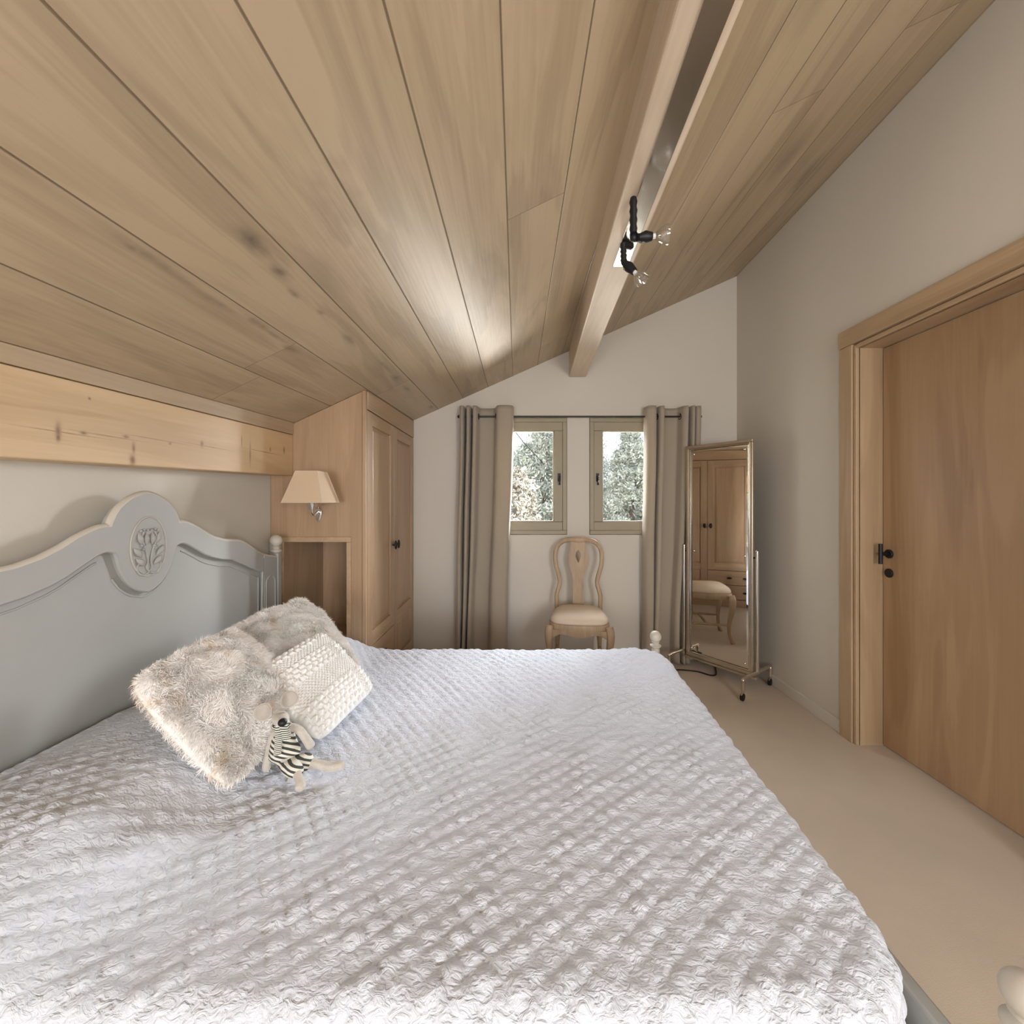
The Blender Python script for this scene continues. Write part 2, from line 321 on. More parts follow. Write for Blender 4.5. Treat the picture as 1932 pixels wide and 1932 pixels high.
# ================================================================== STRUCTURE
XL, XR, YB, YN = -1.433, 1.87, 3.477, -1.72
def wall_cols(xs, holes, y0, y1):      # wall in xz, sloping top, rectangular holes (x0,x1,z0,z1)
    g = G()
    for a, b in zip(xs[:-1], xs[1:]):
        hs = sorted([h for h in holes if h[0] <= a+1e-6 and h[1] >= b-1e-6], key=lambda h: h[2]); z = -.02
        for h in hs: g.box(a, b, y0, y1, z, h[2]); z = h[3]
        ta, tb = CZ(a, min(y0, YB))+.06, CZ(b, min(y0, YB))+.06
        g.hexa([(a, y0, z), (b, y0, z), (b, y1, z), (a, y1, z)], [(a, y0, ta), (b, y0, tb), (b, y1, tb), (a, y1, ta)])
    return g
S_ = F/YB
def bx(px): return (px-VX)/S_
def bz(py): return H-(py-VY)/S_
W1 = (bx(934), bx(1070), bz(1009), bz(788)); W2 = (bx(1112), bx(1246), bz(1009), bz(788))
tag(wall_cols([XL-.2, W1[0], W1[1], W2[0], W2[1], XR+.2], [W1, W2], YB, YB+.25).make('wall_back', M['wall']), 'off-white plaster gable wall around the two small windows', 'wall', kind='structure')
WR = [(-1.2, -.2, .75, 1.5), (.85, 1.65, .75, 2.0)]  # rear openings, added to give the fill lamps a place
tag(wall_cols([XL-.2, -1.2, -.2, .85, 1.65, XR+.2], WR, YN-.2, YN).make('wall_front', M['wall']), 'plaster wall behind the viewer with two windows', 'wall', kind='structure')
tag(G().box(XL-.2, XL, YN-.2, YB+.25, -.02, 1.95).make('wall_left', M['wall']), 'white wall behind the grey headboard', 'wall', kind='structure')
DY0, DY1, DZ = 1.35, 2.238, 2.174      # door opening
g = G().box(XR, XR+.2, YN-.2, DY0-.03, -.02, 3.6).box(XR, XR+.2, DY0-.03, DY1+.03, DZ+.03, 3.6).box(XR, XR+.2, DY1+.03, YB+.25, -.02, 3.6)
tag(g.make('wall_right', M['wall']), 'off-white wall holding the oak door', 'wall', kind='structure')
tag(G().box(XL-.2, XR+.35, YN-.2, YB+.25, -.12, 0).make('floor', M['floor']), 'beige carpet floor', 'floor', kind='structure')
nx, ny = 24, 16; v = []; f = []
for k in (0, 1):
    for i in range(nx+1):
        for j in range(ny+1):
            x = XL-.2+(XR+.4-XL)*i/nx; y = YN-.2+(YB+.45-YN)*j/ny; v.append((x, y, CZ(x, y)+.08*k))
n1 = (nx+1)*(ny+1)
for i in range(nx):
    for j in range(ny):
        a = i*(ny+1)+j; q = (a, a+1, a+ny+2, a+ny+1); f.append(q); f.append(tuple(n1+t for t in q[::-1]))
tag(link('ceiling', v, f, M['ceil']), 'sloping ceiling of wide pale oak boards', 'ceiling', kind='structure')
# baseboards
tag(G().box(XR-.014, XR, DY1+.11, YB, 0, .075).make('baseboard_right', M['wall'], bevel=.003), 'low white skirting along the door wall', 'baseboard', kind='structure')
tag(G().box(-.87, XR-.015, YB-.014, YB, 0, .075).make('baseboard_back', M['wall'], bevel=.003), 'low white skirting under the windows', 'baseboard', kind='structure')
# header beam along the left wall and the board above it
PY = 2.378; HX = -1.30
def hz(rel, y): return H+rel+.03*(y-PY)
g = G(); y0, y1 = YN, PY-.001
g.hexa([(XL-.01, y0, hz(.155, y0)), (HX, y0, hz(.155, y0)), (HX, y1, hz(.155, y1)), (XL-.01, y1, hz(.155, y1))],
       [(XL-.01, y0, hz(.392, y0)), (HX, y0, hz(.392, y0)), (HX, y1, hz(.392, y1)), (XL-.01, y1, hz(.392, y1))])
tag(g.make('trim_1', M['pine'], bevel=.004), 'knotty pine beam running above the headboard', 'beam', kind='structure')
g = G(); X2 = HX+.004
g.hexa([(XL-.01, y0, hz(.394, y0)), (X2, y0, hz(.394, y0)), (X2, y1, hz(.394, y1)), (XL-.01, y1, hz(.394, y1))],
       [(XL-.01, y0, CZ(XL, y0)+.01), (X2, y0, CZ(X2, y0)+.01), (X2, y1, CZ(X2, y1)+.01), (XL-.01, y1, CZ(XL, y1)+.01)])
tag(g.make('trim_2', M['trim'], bevel=.002), 'plain oak board between the pine beam and the ceiling', 'trim', kind='structure')
# purlin under the ceiling
g = G(); P = []
for y in (YN, YB):
    xl = .444+.039*(y-YB); zb = H+1.063
    P.append([(xl, y, zb), (xl+.142, y, zb), (xl+.142, y, CZ(xl+.142, y)+.02), (xl, y, CZ(xl, y)+.02)])
g.add(P[0]+P[1], [(0, 1, 2, 3), (7, 6, 5, 4), (0, 4, 5, 1), (1, 5, 6, 2), (2, 6, 7, 3), (3, 7, 4, 0)])
tag(g.make('trim_3', M['beam'], bevel=.008), 'exposed oak purlin under the sloping ceiling', 'beam', kind='structure')

# windows
def window(name, W, hside, label):
    x0, x1, z0, z1 = W; w = thing(name, label, 'window', ((x0+x1)/2, YB, z0), kind='structure'); e = .003
    def ring(a0, a1, c0, c1, t, ya, yb):
        return G().box(a0, a1, ya, yb, c1-t, c1).box(a0, a1, ya, yb, c0, c0+t).box(a0, a0+t, ya, yb, c0+t, c1-t).box(a1-t, a1, ya, yb, c0+t, c1-t)
    ring(x0+e, x1-e, z0+e, z1-e, .035, YB-.012, YB+.10).make('window_frame', M['taupe'], w, bevel=.004)
    s = .036; sash = ring(x0+s, x1-s, z0+s, z1-s, .075, YB-.002, YB+.045).make('sash', M['taupe'], w, bevel=.006)
    s2 = s+.075; ring(x0+s2, x1-s2, z0+s2, z1-s2, .008, YB+.006, YB+.035).make('glazing_bead', M['taupe'], sash, bevel=.002)
    G().box(x0+s2+.002, x1-s2-.002, YB+.02, YB+.026, z0+s2+.002, z1-s2-.002).make('pane', M['pane'], sash)
    hx = (x1-s-.032) if hside > 0 else (x0+s+.032); zc = z0+.487
    h = G().box(hx-.012, hx+.012, YB-.010, YB-.003, zc-.035, zc+.035).lathe((hx, YB-.008, zc), [(.009, 0), (.009, .03)], 12, (0, -1, 0))
    h.sweep([(hx, YB-.036, zc+.012), (hx, YB-.038, zc-.03), (hx, YB-.036, zc-.065)], [(.010, .006), (.008, .005), (.009, .006)], 10)
    h.make('handle', M['black'], w, smooth=40)
window('window_1', W1, 1, 'left window in a taupe painted frame, hinged beside the left curtain')
window('window_2', W2, -1, 'right window in a taupe painted frame, beside the right curtain')
for k, (a, b, c, d_) in enumerate(WR):
    w = thing('window_%d' % (k+3), ['low window in the wall behind the viewer, near the bed', 'taller window in the wall behind the viewer, near the door'][k], 'window', ((a+b)/2, YN, c), kind='structure')  # unseen windows, made up to carry the rear fill light
    G().box(a+.003, a+.06, YN-.1, YN-.02, c+.003, d_-.003).box(b-.06, b-.003, YN-.1, YN-.02, c+.003, d_-.003).box(a+.06, b-.06, YN-.1, YN-.02, c+.003, c+.06).box(a+.06, b-.06, YN-.1, YN-.02, d_-.06, d_-.003).make('window_frame', M['taupe'], w)
# door in the right wall
d = thing('door_1', 'plain oak door in a recessed oak frame', 'door', (2.0, DY1, 0), kind='structure')
G().box(2.0, 2.045, DY0+.004, DY1-.004, .008, DZ-.004).make('door_leaf', M['door'], d, bevel=.003)
g = G().box(XR+.001, 2.06, DY1, DY1+.03, 0, DZ+.03).box(XR+.001, 2.06, DY0-.03, DY0, 0, DZ+.03); g.make('jamb', M['casing'], d, bevel=.002)
G().box(XR+.001, 2.06, DY0, DY1, DZ, DZ+.03).make('head_jamb', M['casing_h'], d)
XC = XR-.022
G().box(XC, XR+.01, DY1+.022, DY1+.108, 0, DZ+.028).box(XC+.008, XR+.01, DY1, DY1+.018, 0, DZ+.018).box(XC, XR+.01, DY0-.108, DY0-.022, 0, DZ+.028).box(XC+.008, XR+.01, DY0-.018, DY0, 0, DZ+.018).make('casing', M['casing'], d, bevel=.003)
G().box(XC-.004, XR+.01, DY0-.112, DY1+.112, DZ+.03, DZ+.122).box(XC+.008, XR+.01, DY0, DY1, DZ, DZ+.022).make('casing_head', M['casing_h'], d, bevel=.003)
hy, hzz = 2.196, 1.054
h = G().lathe((2.0, hy, hzz), [(.024, 0), (.024, .006), (.021, .009), (.0095, .010), (.0095, .05)], 28, (-1, 0, 0)); h.sweep([(1.952, hy, hzz-.054), (1.952, hy, hzz+.054)], .0095, 16); h.make('door_handle', M['black'], d, smooth=40)
G().lathe((2.0, hy, .951), [(.024, 0), (.024, .006), (.021, .009)], 28, (-1, 0, 0)).make('lock_rose', M['black'], d, smooth=40)

# ================================================================== WARDROBE (built-in, beside the bed)
WX = -.878
wd = thing('wardrobe', 'tall built-in oak wardrobe with two doors and an open side niche beside the bed', 'wardrobe', (WX, PY, 0))
PT = .022       # panel thickness
NX0, NX1, NZ0, NZ1, ND = -1.352, -.988, .48, 1.10, .48
xa, xb = XL+.002, WX
g = G()
def sl(a, b, z, y0, y1, gg):       # piece whose top follows the ceiling
    gg.hexa([(a, y0, z), (b, y0, z), (b, y1, z), (a, y1, z)], [(a, y0, CZ(a, y0)-.003), (b, y0, CZ(b, y0)-.003), (b, y1, CZ(b, y1)-.003), (a, y1, CZ(a, y1)-.003)])
sl(xa, NX0, 0, PY, PY+PT, g); sl(NX1, xb-.022, 0, PY, PY+PT, g); sl(NX0, NX1, NZ1, PY, PY+PT, g); g.box(NX0, NX1, PY, PY+PT, 0, NZ0)
g.make('side_panel', M['oak'], wd)
G().box(xb-.021, xb, PY, PY+.028, 0, CZ(xb, PY)-.006).make('corner_stile', M['oak'], wd, bevel=.002)
g = G().box(NX0-.002, NX0, PY+PT, PY+ND, NZ0, NZ1).box(NX1, NX1+.012, PY+PT, PY+ND, NZ0, NZ1).box(NX0, NX1, PY+ND, PY+ND+.012, NZ0, NZ1).box(NX0, NX1, PY+PT, PY+ND, NZ1, NZ1+.012)
g.make('niche_lining', M['oak'], wd)
G().box(NX0, NX1, PY+.001, PY+ND, NZ0-.018, NZ0).make('niche_shelf', M['oak_h'], wd)
g = G().box(NX0-.02, NX1+.026, PY-.007, PY, NZ1, NZ1+.03).box(NX1, NX1+.026, PY-.007, PY, NZ0, NZ1-.0005).box(NX0-.02, NX0, PY-.007, PY, NZ0, NZ1-.0005)
g.make('niche_moulding', M['oak_h'], wd, bevel=.003)
DT = 1.872
g = G(); y0, y1 = PY+.03, YB-.003
g.hexa([(xb-.03, y0, DT+.006), (xb+.004, y0, DT+.006), (xb+.004, y1, DT+.006), (xb-.03, y1, DT+.006)],
       [(xb-.03, y0, CZ(xb-.03, y0)-.004), (xb+.004, y0, CZ(xb, y0)-.004), (xb+.004, y1, CZ(xb, y1)-.004), (xb-.03, y1, CZ(xb-.03, y1)-.004)])
g.make('cornice', M['oak_h'], wd, bevel=.003)
G().box(xb-.028, xb-.006, y0, y1, 0, .09).make('plinth', M['oak_h'], wd)
YM = 2.922
def panel_door(name, ya, yb, z0, z1, splits, knob_y, parent):
    g = G(); X0, X1 = xb-.02, xb+.002; st = .078
    g.box(X0, X1, ya, ya+st, z0, z1).box(X0, X1, yb-st, yb, z0, z1)
    zs = [z0]+splits+[z1]
    o = g.make(name, M['oak'], parent, bevel=.002)
    for i, z in enumerate(zs):
        a, b = (z, z+st+.01) if i == 0 else ((z-st, z) if i == len(zs)-1 else (z-.04, z+.04))
        G().box(X0, X1, ya+st+.0003, yb-st-.0003, a, b).make('rail', M['oak_h'], o, bevel=.002)
    for i in range(len(zs)-1):
        a = zs[i]+(st+.01 if i == 0 else .04); b = zs[i+1]-(st if i == len(zs)-2 else .04)
        p = G().box(X0+.002, X1-.012, ya+st, yb-st, a, b)
        # raised field
        e = .028; p.hexa([(X1-.012, ya+st+.006, a+.006), (X1-.012, yb-st-.006, a+.006), (X1-.012, yb-st-.006, b-.006), (X1-.012, ya+st+.006, b-.006)],
                         [(X1-.005, ya+st+e, a+e), (X1-.005, yb-st-e, a+e), (X1-.005, yb-st-e, b-e), (X1-.005, ya+st+e, b-e)])
        p.make('door_panel', M['oak'], o)
    if knob_y:
        k = G().lathe((X1, knob_y, 1.03), [(.007, 0), (.006, .012), (.0065, .02)], 14, (1, 0, 0)); k.ball((X1+.024, knob_y, 1.03), (.019, .032, .008), 18, 10, (1, 0, 0))
        k.make('knob', M['black'], o, smooth=60)
panel_door('door', PY+.032, YM-.002, .462, DT, [], YM-.036, wd)
panel_door('door', YM+.002, YB-.006, .098, DT, [.50], YM+.036, wd)
for z0, z1 in ((.098, .274), (.280, .456)):
    o = G().box(xb-.02, xb+.002, PY+.032, YM-.002, z0, z1).make('drawer', M['oak_h'], wd, bevel=.004)
    for ky in (2.49, 2.67):
        k = G().lathe((xb+.002, ky, (z0+z1)/2), [(.006, 0), (.006, .018)], 12, (1, 0, 0)); k.ball((xb+.022, ky, (z0+z1)/2), (.03, .012, .007), 16, 8, (1, 0, 0))
        # oval lies sideways
        k.make('knob', M['black'], o, smooth=60)

# ================================================================== BED
bed = thing('bed', 'double bed with a carved grey painted headboard and round cream finials', 'bed', (-.3, 1.479, 0))
HF = -1.33
def hb(px, py):
    y = F*(-HF)/(VX-px); return (y, H-(py-VY)*y/F)
YC = 1.479
outer = [hb(*p) for p in [(279,931.5),(290,933.5),(299.6,937.4),(308,942),(315.9,948),(325.7,958),(332,969),(336.5,980),(338.5,986.5),(345,985.8),(353,986.5),(364,991),(375.7,997),(392,1008),(408,1016),(425,1020.5),(445,1021),(453,1021.5),(462.7,1025),(475,1033.5),(487.5,1042),(497,1047),(507.4,1050),(523.5,1051.4)]]
inner = [hb(*p) for p in [(276,1116),(286,1112),(299.6,1102.6),(308,1093),(316,1081),(323,1066),(328,1050),(331,1036),(334,1028),(340,1024),(347,1022.5),(356,1025),(375.7,1036.5),(388,1044),(400.6,1049),(420.5,1053.5),(440,1054),(448,1058),(462.7,1063.9),(475,1070),(487.5,1075),(497.5,1077.5)]]
oy = [max(0, p[0]-YC) for p in outer]; oz = [p[1] for p in outer]; iy = [max(0, p[0]-YC) for p in inner]; iz = [p[1] for p in inner]
YS = iy[-1]; YO = oy[-1]
print('headboard half', YS, YO)
ds = sorted(set([round(t, 5) for t in list(np.linspace(0, YO, 90))+oy+iy]))
ds = [-t for t in ds[:0:-1]]+ds
def oz_(t): return interp(abs(t), oy, oz)
def iz_(t): return interp(abs(t), iy, iz)
# back panel
def slab(ts, lo, hi, x0, x1):
    v = []; f = []
    for t in ts:
        a, b = lo(t), hi(t); v += [(x0, YC+t, a), (x1, YC+t, a), (x1, YC+t, b), (x0, YC+t, b)]
    for i in range(len(ts)-1):
        a = 4*i; b = a+4
        for j in range(4): f.append((a+j, a+(j+1) % 4, b+(j+1) % 4, b+j))
    f.append((0, 3, 2, 1)); e = 4*(len(ts)-1); f.append((e, e+1, e+2, e+3)); return G().add(v, f)
hbd = slab(ds, lambda t: .12, lambda t: oz_(t)-.006, -1.372, HF-.022).make('headboard', M['grey'], bed, smooth=35)
ti = [t for t in ds if abs(t) <= YS+1e-4]
slab(ti, iz_, oz_, HF-.023, HF).make('headboard_frame', M['grey'], hbd, smooth=30)
st = G()
for sg in (-1, 1):
    st = G(); st.add(*[(lambda q: (q.v, q.f))(slab([t for t in ds if YS <= t*sg <= YO+1e-6], lambda t: .12, oz_, HF-.023, HF))][0])
    st.make('headboard_stile', M['grey'], hbd, smooth=30)
# mouldings
def bead(fn, ts, x, r, dz=0): return [(x, YC+t, fn(t)+dz) for t in ts]
g = G(); fine = list(np.linspace(-YO, YO, 260))
g.sweep(bead(oz_, fine, HF-.012, .012, -.004), [(.016, .012)]*len(fine), 10, (1, 0, 0)); g.make('top_moulding', M['cream'], hbd, smooth=60)
g = G()
g.sweep([(HF-.02, YC-YS, .3)]+bead(iz_, list(np.linspace(-YS, YS, 300)), HF-.006, .006, 0)+[(HF-.02, YC+YS, .3)], .0065, 8, (1, 0, 0))
def iz2(t): return iz_(t)-.034
tt = list(np.linspace(.165, YS-.012, 60))
for sg in (-1, 1):
    g.sweep([(HF-.0215, YC+sg*t, iz2(t)) for t in tt]+[(HF-.0215, YC+sg*(YS-.012), .35)], .0035, 8, (1, 0, 0))
g.sweep([(HF-.0215, YC+t, iz_(t*.86)-.022) for t in np.linspace(-.115, .115, 40)], .0035, 8, (1, 0, 0))
for sg in (-1, 1):      # arch groove line on the stile
    yy0, yy1 = YC+sg*(YS+.022), YC+sg*(YO-.022); zt = oz_(YO)-.13
    pts = [(HF, yy0, .35), (HF, yy0, zt)]+[(HF, (yy0+yy1)/2-(yy1-yy0)/2*math.cos(a), zt+abs(yy1-yy0)/2*math.sin(a)) for a in np.linspace(.2, 2.94, 9)]+[(HF, yy1, zt), (HF, yy1, .35)]
    g.sweep(pts, .0035, 8, (1, 0, 0))
g.make('panel_moulding', M['grey'], hbd, smooth=60)
# carved oval with sprigs
def ovp(py_, pz_, x=HF+.001): return (x, YC+py_, pz_)
ZC = H-(1031-VY)*1.479/F
g = G(); g.sweep([ovp(.0715*math.cos(a), ZC+.107*math.sin(a)) for a in np.linspace(0, 2*math.pi, 64, endpoint=False)], .0028, 8, (1, 0, 0), closed=True)
g.sweep([ovp(.066*math.cos(a), ZC+.101*math.sin(a), HF) for a in np.linspace(0, 2*math.pi, 64, endpoint=False)], .0016, 8, (1, 0, 0), closed=True)
ov = g.make('carved_oval', M['rim'], hbd, smooth=60)
g = G()
for sg in (-1, 1):
    stem = cr([(sg*.030, -.052), (sg*.048, -.066), (sg*.040, -.092), (sg*.016, -.099), (-sg*.010, -.078), (-sg*.006, -.052), (-sg*.012, -.02), (-sg*.028, .03), (-sg*.022, .055)], 5)
    g.sweep([ovp(a, ZC+b, HF+.002) for a, b in stem], .0034, 8, (1, 0, 0))
    for cy, cz_, an, ln in ((-.035, -.052, 2.45, .045), (-.045, -.018, 2.3, .048), (-.036, .03, 1.9, .045), (-.012, .028, 1.55, .045)):
        dy, dz = math.cos(an), math.sin(an)
        n = 9; ln2 = ln/2
        pts = [(HF+.0015+.003*math.sin(math.pi*i/n), YC+sg*-1*(-(cy+dy*ln2*(2*i/n-1))), ZC+cz_+dz*ln2*(2*i/n-1)) for i in range(n+1)]
        g.sweep(pts, [(max(.0004, .0105*math.sin(math.pi*i/n)**.8), max(.0004, .0060*math.sin(math.pi*i/n))) for i in range(n+1)], 10, (1, 0, 0))
    for cy, cz_ in ((-.03, .006), (-.018, .002), (-.024, -.008), (-.022, .062), (-.008, .06), (-.034, .058)):
        g.ball((HF+.003, YC+sg*cy, ZC+cz_), .0048, 10, 8)
g.make('leaf_carving', M['grey'], ov, smooth=60)
# posts and finials
def finial(name, x, y, z, parent, r=.033):
    o = G().lathe((x, y, z-r*1.75), [(.016, -.012), (.030, 0), (.030, .006), (.020, .010), (.016, .018), (.022, .024), (.018, .028), (.012, .030)], 28).ball((x, y, z), r, 28, 18).make(name, M['cream'], parent, smooth=50); return o
for sg in (-1, 1):
    yy = YC+sg*(YO+.012)
    p = G().box(HF-.045, HF+.004, yy-.013, yy+.022 if sg > 0 else yy+.013, 0, 1.105).make('headboard_post', M['grey'], bed, bevel=.004)
    finial('finial', HF-.012, yy-.004, H-(1019-VY)*2.31/F, p)
PX = .775
for yy in (2.285, .62):
    p = G().sweep([(PX, yy, 0), (PX, yy, .5)], .022, 16).lathe((PX, yy, .49), [(.022, 0), (.022, .02), (.014, .035)], 20).make('foot_post', M['cream'], bed, smooth=40)
    finial('finial', PX, yy, .582, p, .031)
G().box(.715, .745, .63, 2.10, .12, .44).make('footboard', M['grey'], bed, bevel=.006)
for yy in (.68, 2.11):
    G().box(-1.33, .71, yy, yy+.025, .16, .30).make('side_rail', M['grey'], bed, bevel=.004)
G().box(-1.30, .66, .72, 2.10, .22, .50).make('mattress', M['mattress'], bed, bevel=.04)

# quilt
def rr(x, y):       # signed outside distance + closest point of the rounded bed outline
    pass
ZB = .55
def hump(x, y):
    t = np.clip((-.70-x)/.26, 0, 1); r = t*t*(3-2*t)
    dip = .02*np.exp(-((y-YC)/.07)**2)+.05*np.clip((y-2.02)/.2, 0, 1)+.04*np.clip((.86-y)/.2, 0, 1)
    end = .025*np.clip((-1.14-x)/.16, 0, 1)**2
    return r*(.108-dip)-end
def make_quilt():
    x0, x1, y0, y1 = -1.322, 1.12, .34, 2.55; nx, ny = 400, 360
    X, Y = np.meshgrid(np.linspace(x0, x1, nx), np.linspace(y0, y1, ny), indexing='ij')
    wn = mknoise(3, 10, .6, 2.0); wn2 = mknoise(5, 10, .6, 2.0)
    xe = .655+.070*(np.clip(Y, .6, 2.2)-1.066); ylo, yhi = .66, 2.15; R0 = .12
    # signed distance to box [-inf, xe] x [ylo, yhi] with rounded far/near foot corners
    yc, hy = (ylo+yhi)/2, (yhi-ylo)/2
    qx = X-(xe-R0); qy = np.abs(Y-yc)-(hy-R0); ax = np.maximum(qx, 0); ay = np.maximum(qy, 0); ln = np.hypot(ax, ay)
    d = np.where((qx > 0) & (qy > 0), ln, np.maximum(qx, qy))-R0
    nxv = np.where((qx > 0) & (qy > 0), ax/np.maximum(ln, 1e-6), (qx > qy)*1.0); nyv = np.where((qx > 0) & (qy > 0), ay/np.maximum(ln, 1e-6), (qy >= qx)*1.0)*np.sign(Y-yc)
    R = .045; dd = np.clip(d, 0, .36); a = np.clip(dd/R, 0, math.pi/2); ex = R*np.sin(a)+.12*np.maximum(0, dd-R*math.pi/2)
    dr = R*(1-np.cos(a))+np.maximum(0, dd-R*math.pi/2)
    px = X-nxv*np.maximum(d, 0)+nxv*ex; py = Y-nyv*np.maximum(d, 0)+nyv*ex
    low = mknoise(11, 16, .8, 3.0)
    z = ZB+hump(X, Y)*np.exp(-np.maximum(d, 0)*0)+low(X, Y)*.0035-dr
    z += .028*np.exp(-(((X-.60)/.10)**2+((Y-2.05)/.09)**2))      # corner pushed up by the foot post
    # quilting
    L = .037; wx = X+.014*wn(X, Y); wy = Y+.014*wn2(X, Y)
    A = (wx*.80+wy*.60)/L; B = (wx*.60-wy*.80)/L*.9
    puff = (np.abs(np.sin(math.pi*A))*np.abs(np.sin(math.pi*B)))**.45
    wr = mknoise(21, 40, 9, 34); crk = mknoise(22, 24, 4, 10)
    dis = (.0062*puff*(1+.35*np.clip(crk(X*.5, Y*.5), -1, 1))+.0034*wr(X*.55, Y*1.3)*puff+.0016*crk(X, Y))
    side = np.clip(a/(math.pi/2), 0, 1)
    sm_ = np.clip((-.76-X)/.12, 0, 1)*np.clip((Y-1.04)/.12, 0, 1)*np.clip((2.05-Y)/.1, 0, 1); dis = dis*(1-.78*sm_)
    z += dis*np.cos(a); px += nxv*dis*np.sin(a); py += nyv*dis*np.sin(a)
    keep = .12
    z = np.maximum(z, keep)
    # hanging folds
    fo = .012*side*np.sin((X*1.0+Y*1.3)*16)*np.clip(dr/.2, 0, 1); px += nxv*fo; py += nyv*fo
    V_ = np.stack([px, py, z], -1).reshape(-1, 3); idx = np.arange(nx*ny).reshape(nx, ny)
    Fq = np.stack([idx[:-1, :-1], idx[1:, :-1], idx[1:, 1:], idx[:-1, 1:]], -1).reshape(-1, 4)
    o = link('quilt', V_, Fq.tolist(), M['quilt'], None, smooth=180, loc=(-.3, 1.479, ZB))
    s = o.modifiers.new('solid', 'SOLIDIFY'); s.thickness = .008; s.offset = -1
    tag(o, 'white diamond-stitched quilt spread over the whole bed', 'quilt')
make_quilt()

# ================================================================== CUSHIONS
def cushion_grid(c, T, n, disp=None, pinch=.08, pw=.55, rnd=.085):
    """c = TL,TR,BR,BL world corners; returns front/back point grids and front normals"""
    TL, TR, BR, BL = [np.array(p, float) for p in c]
    u = np.sin(np.linspace(-1, 1, n)*math.pi/2); U, Vv = np.meshgrid(u, u, indexing='ij')
    a = U*(1-pinch*(1-Vv**2)); b = Vv*(1-pinch*(1-U**2))
    q_ = 1-rnd*(np.abs(U)**7*np.abs(Vv)**7)**.7; a = a*q_; b = b*q_; s, t = (a+1)/2, (b+1)/2
    P = (TL*(1-s)[..., None]*(t)[..., None]+TR*s[..., None]*t[..., None]+BR*s[..., None]*(1-t)[..., None]+BL*(1-s)[..., None]*(1-t)[..., None])
    N = np.cross(BR-BL+TR-TL, TL-BL+TR-BR); N /= np.linalg.norm(N)
    h = np.clip((1-U**2)*(1-Vv**2), 0, 1)**pw
    return U, Vv, P, N, h
def cushion_mesh(c, T, n, front_disp, pinch=.08, pw=.55):
    U, V_, P, N, h = cushion_grid(c, T, n, None, pinch, pw)
    fr = P+N*(h*T/2+front_disp(U, V_)*np.clip(h*3, 0, 1))[..., None]; bk = P-N*(h*T*.42)[..., None]
    idx = np.arange(n*n).reshape(n, n); q = lambda I: np.stack([I[:-1, :-1], I[1:, :-1], I[1:, 1:], I[:-1, 1:]], -1).reshape(-1, 4)
    vv = np.concatenate([fr.reshape(-1, 3), bk.reshape(-1, 3)]); fa = q(idx).tolist()+[f[::-1] for f in (q(idx)+n*n).tolist()]
    e = [list(idx[0, :]), list(idx[:, -1]), list(idx[-1, ::-1]), list(idx[::-1, 0])]
    for r in e:
        for i in range(len(r)-1): fa.append([int(r[i]), int(r[i+1]), int(r[i+1]+n*n), int(r[i]+n*n)])
    return vv, fa, fr, bk, N
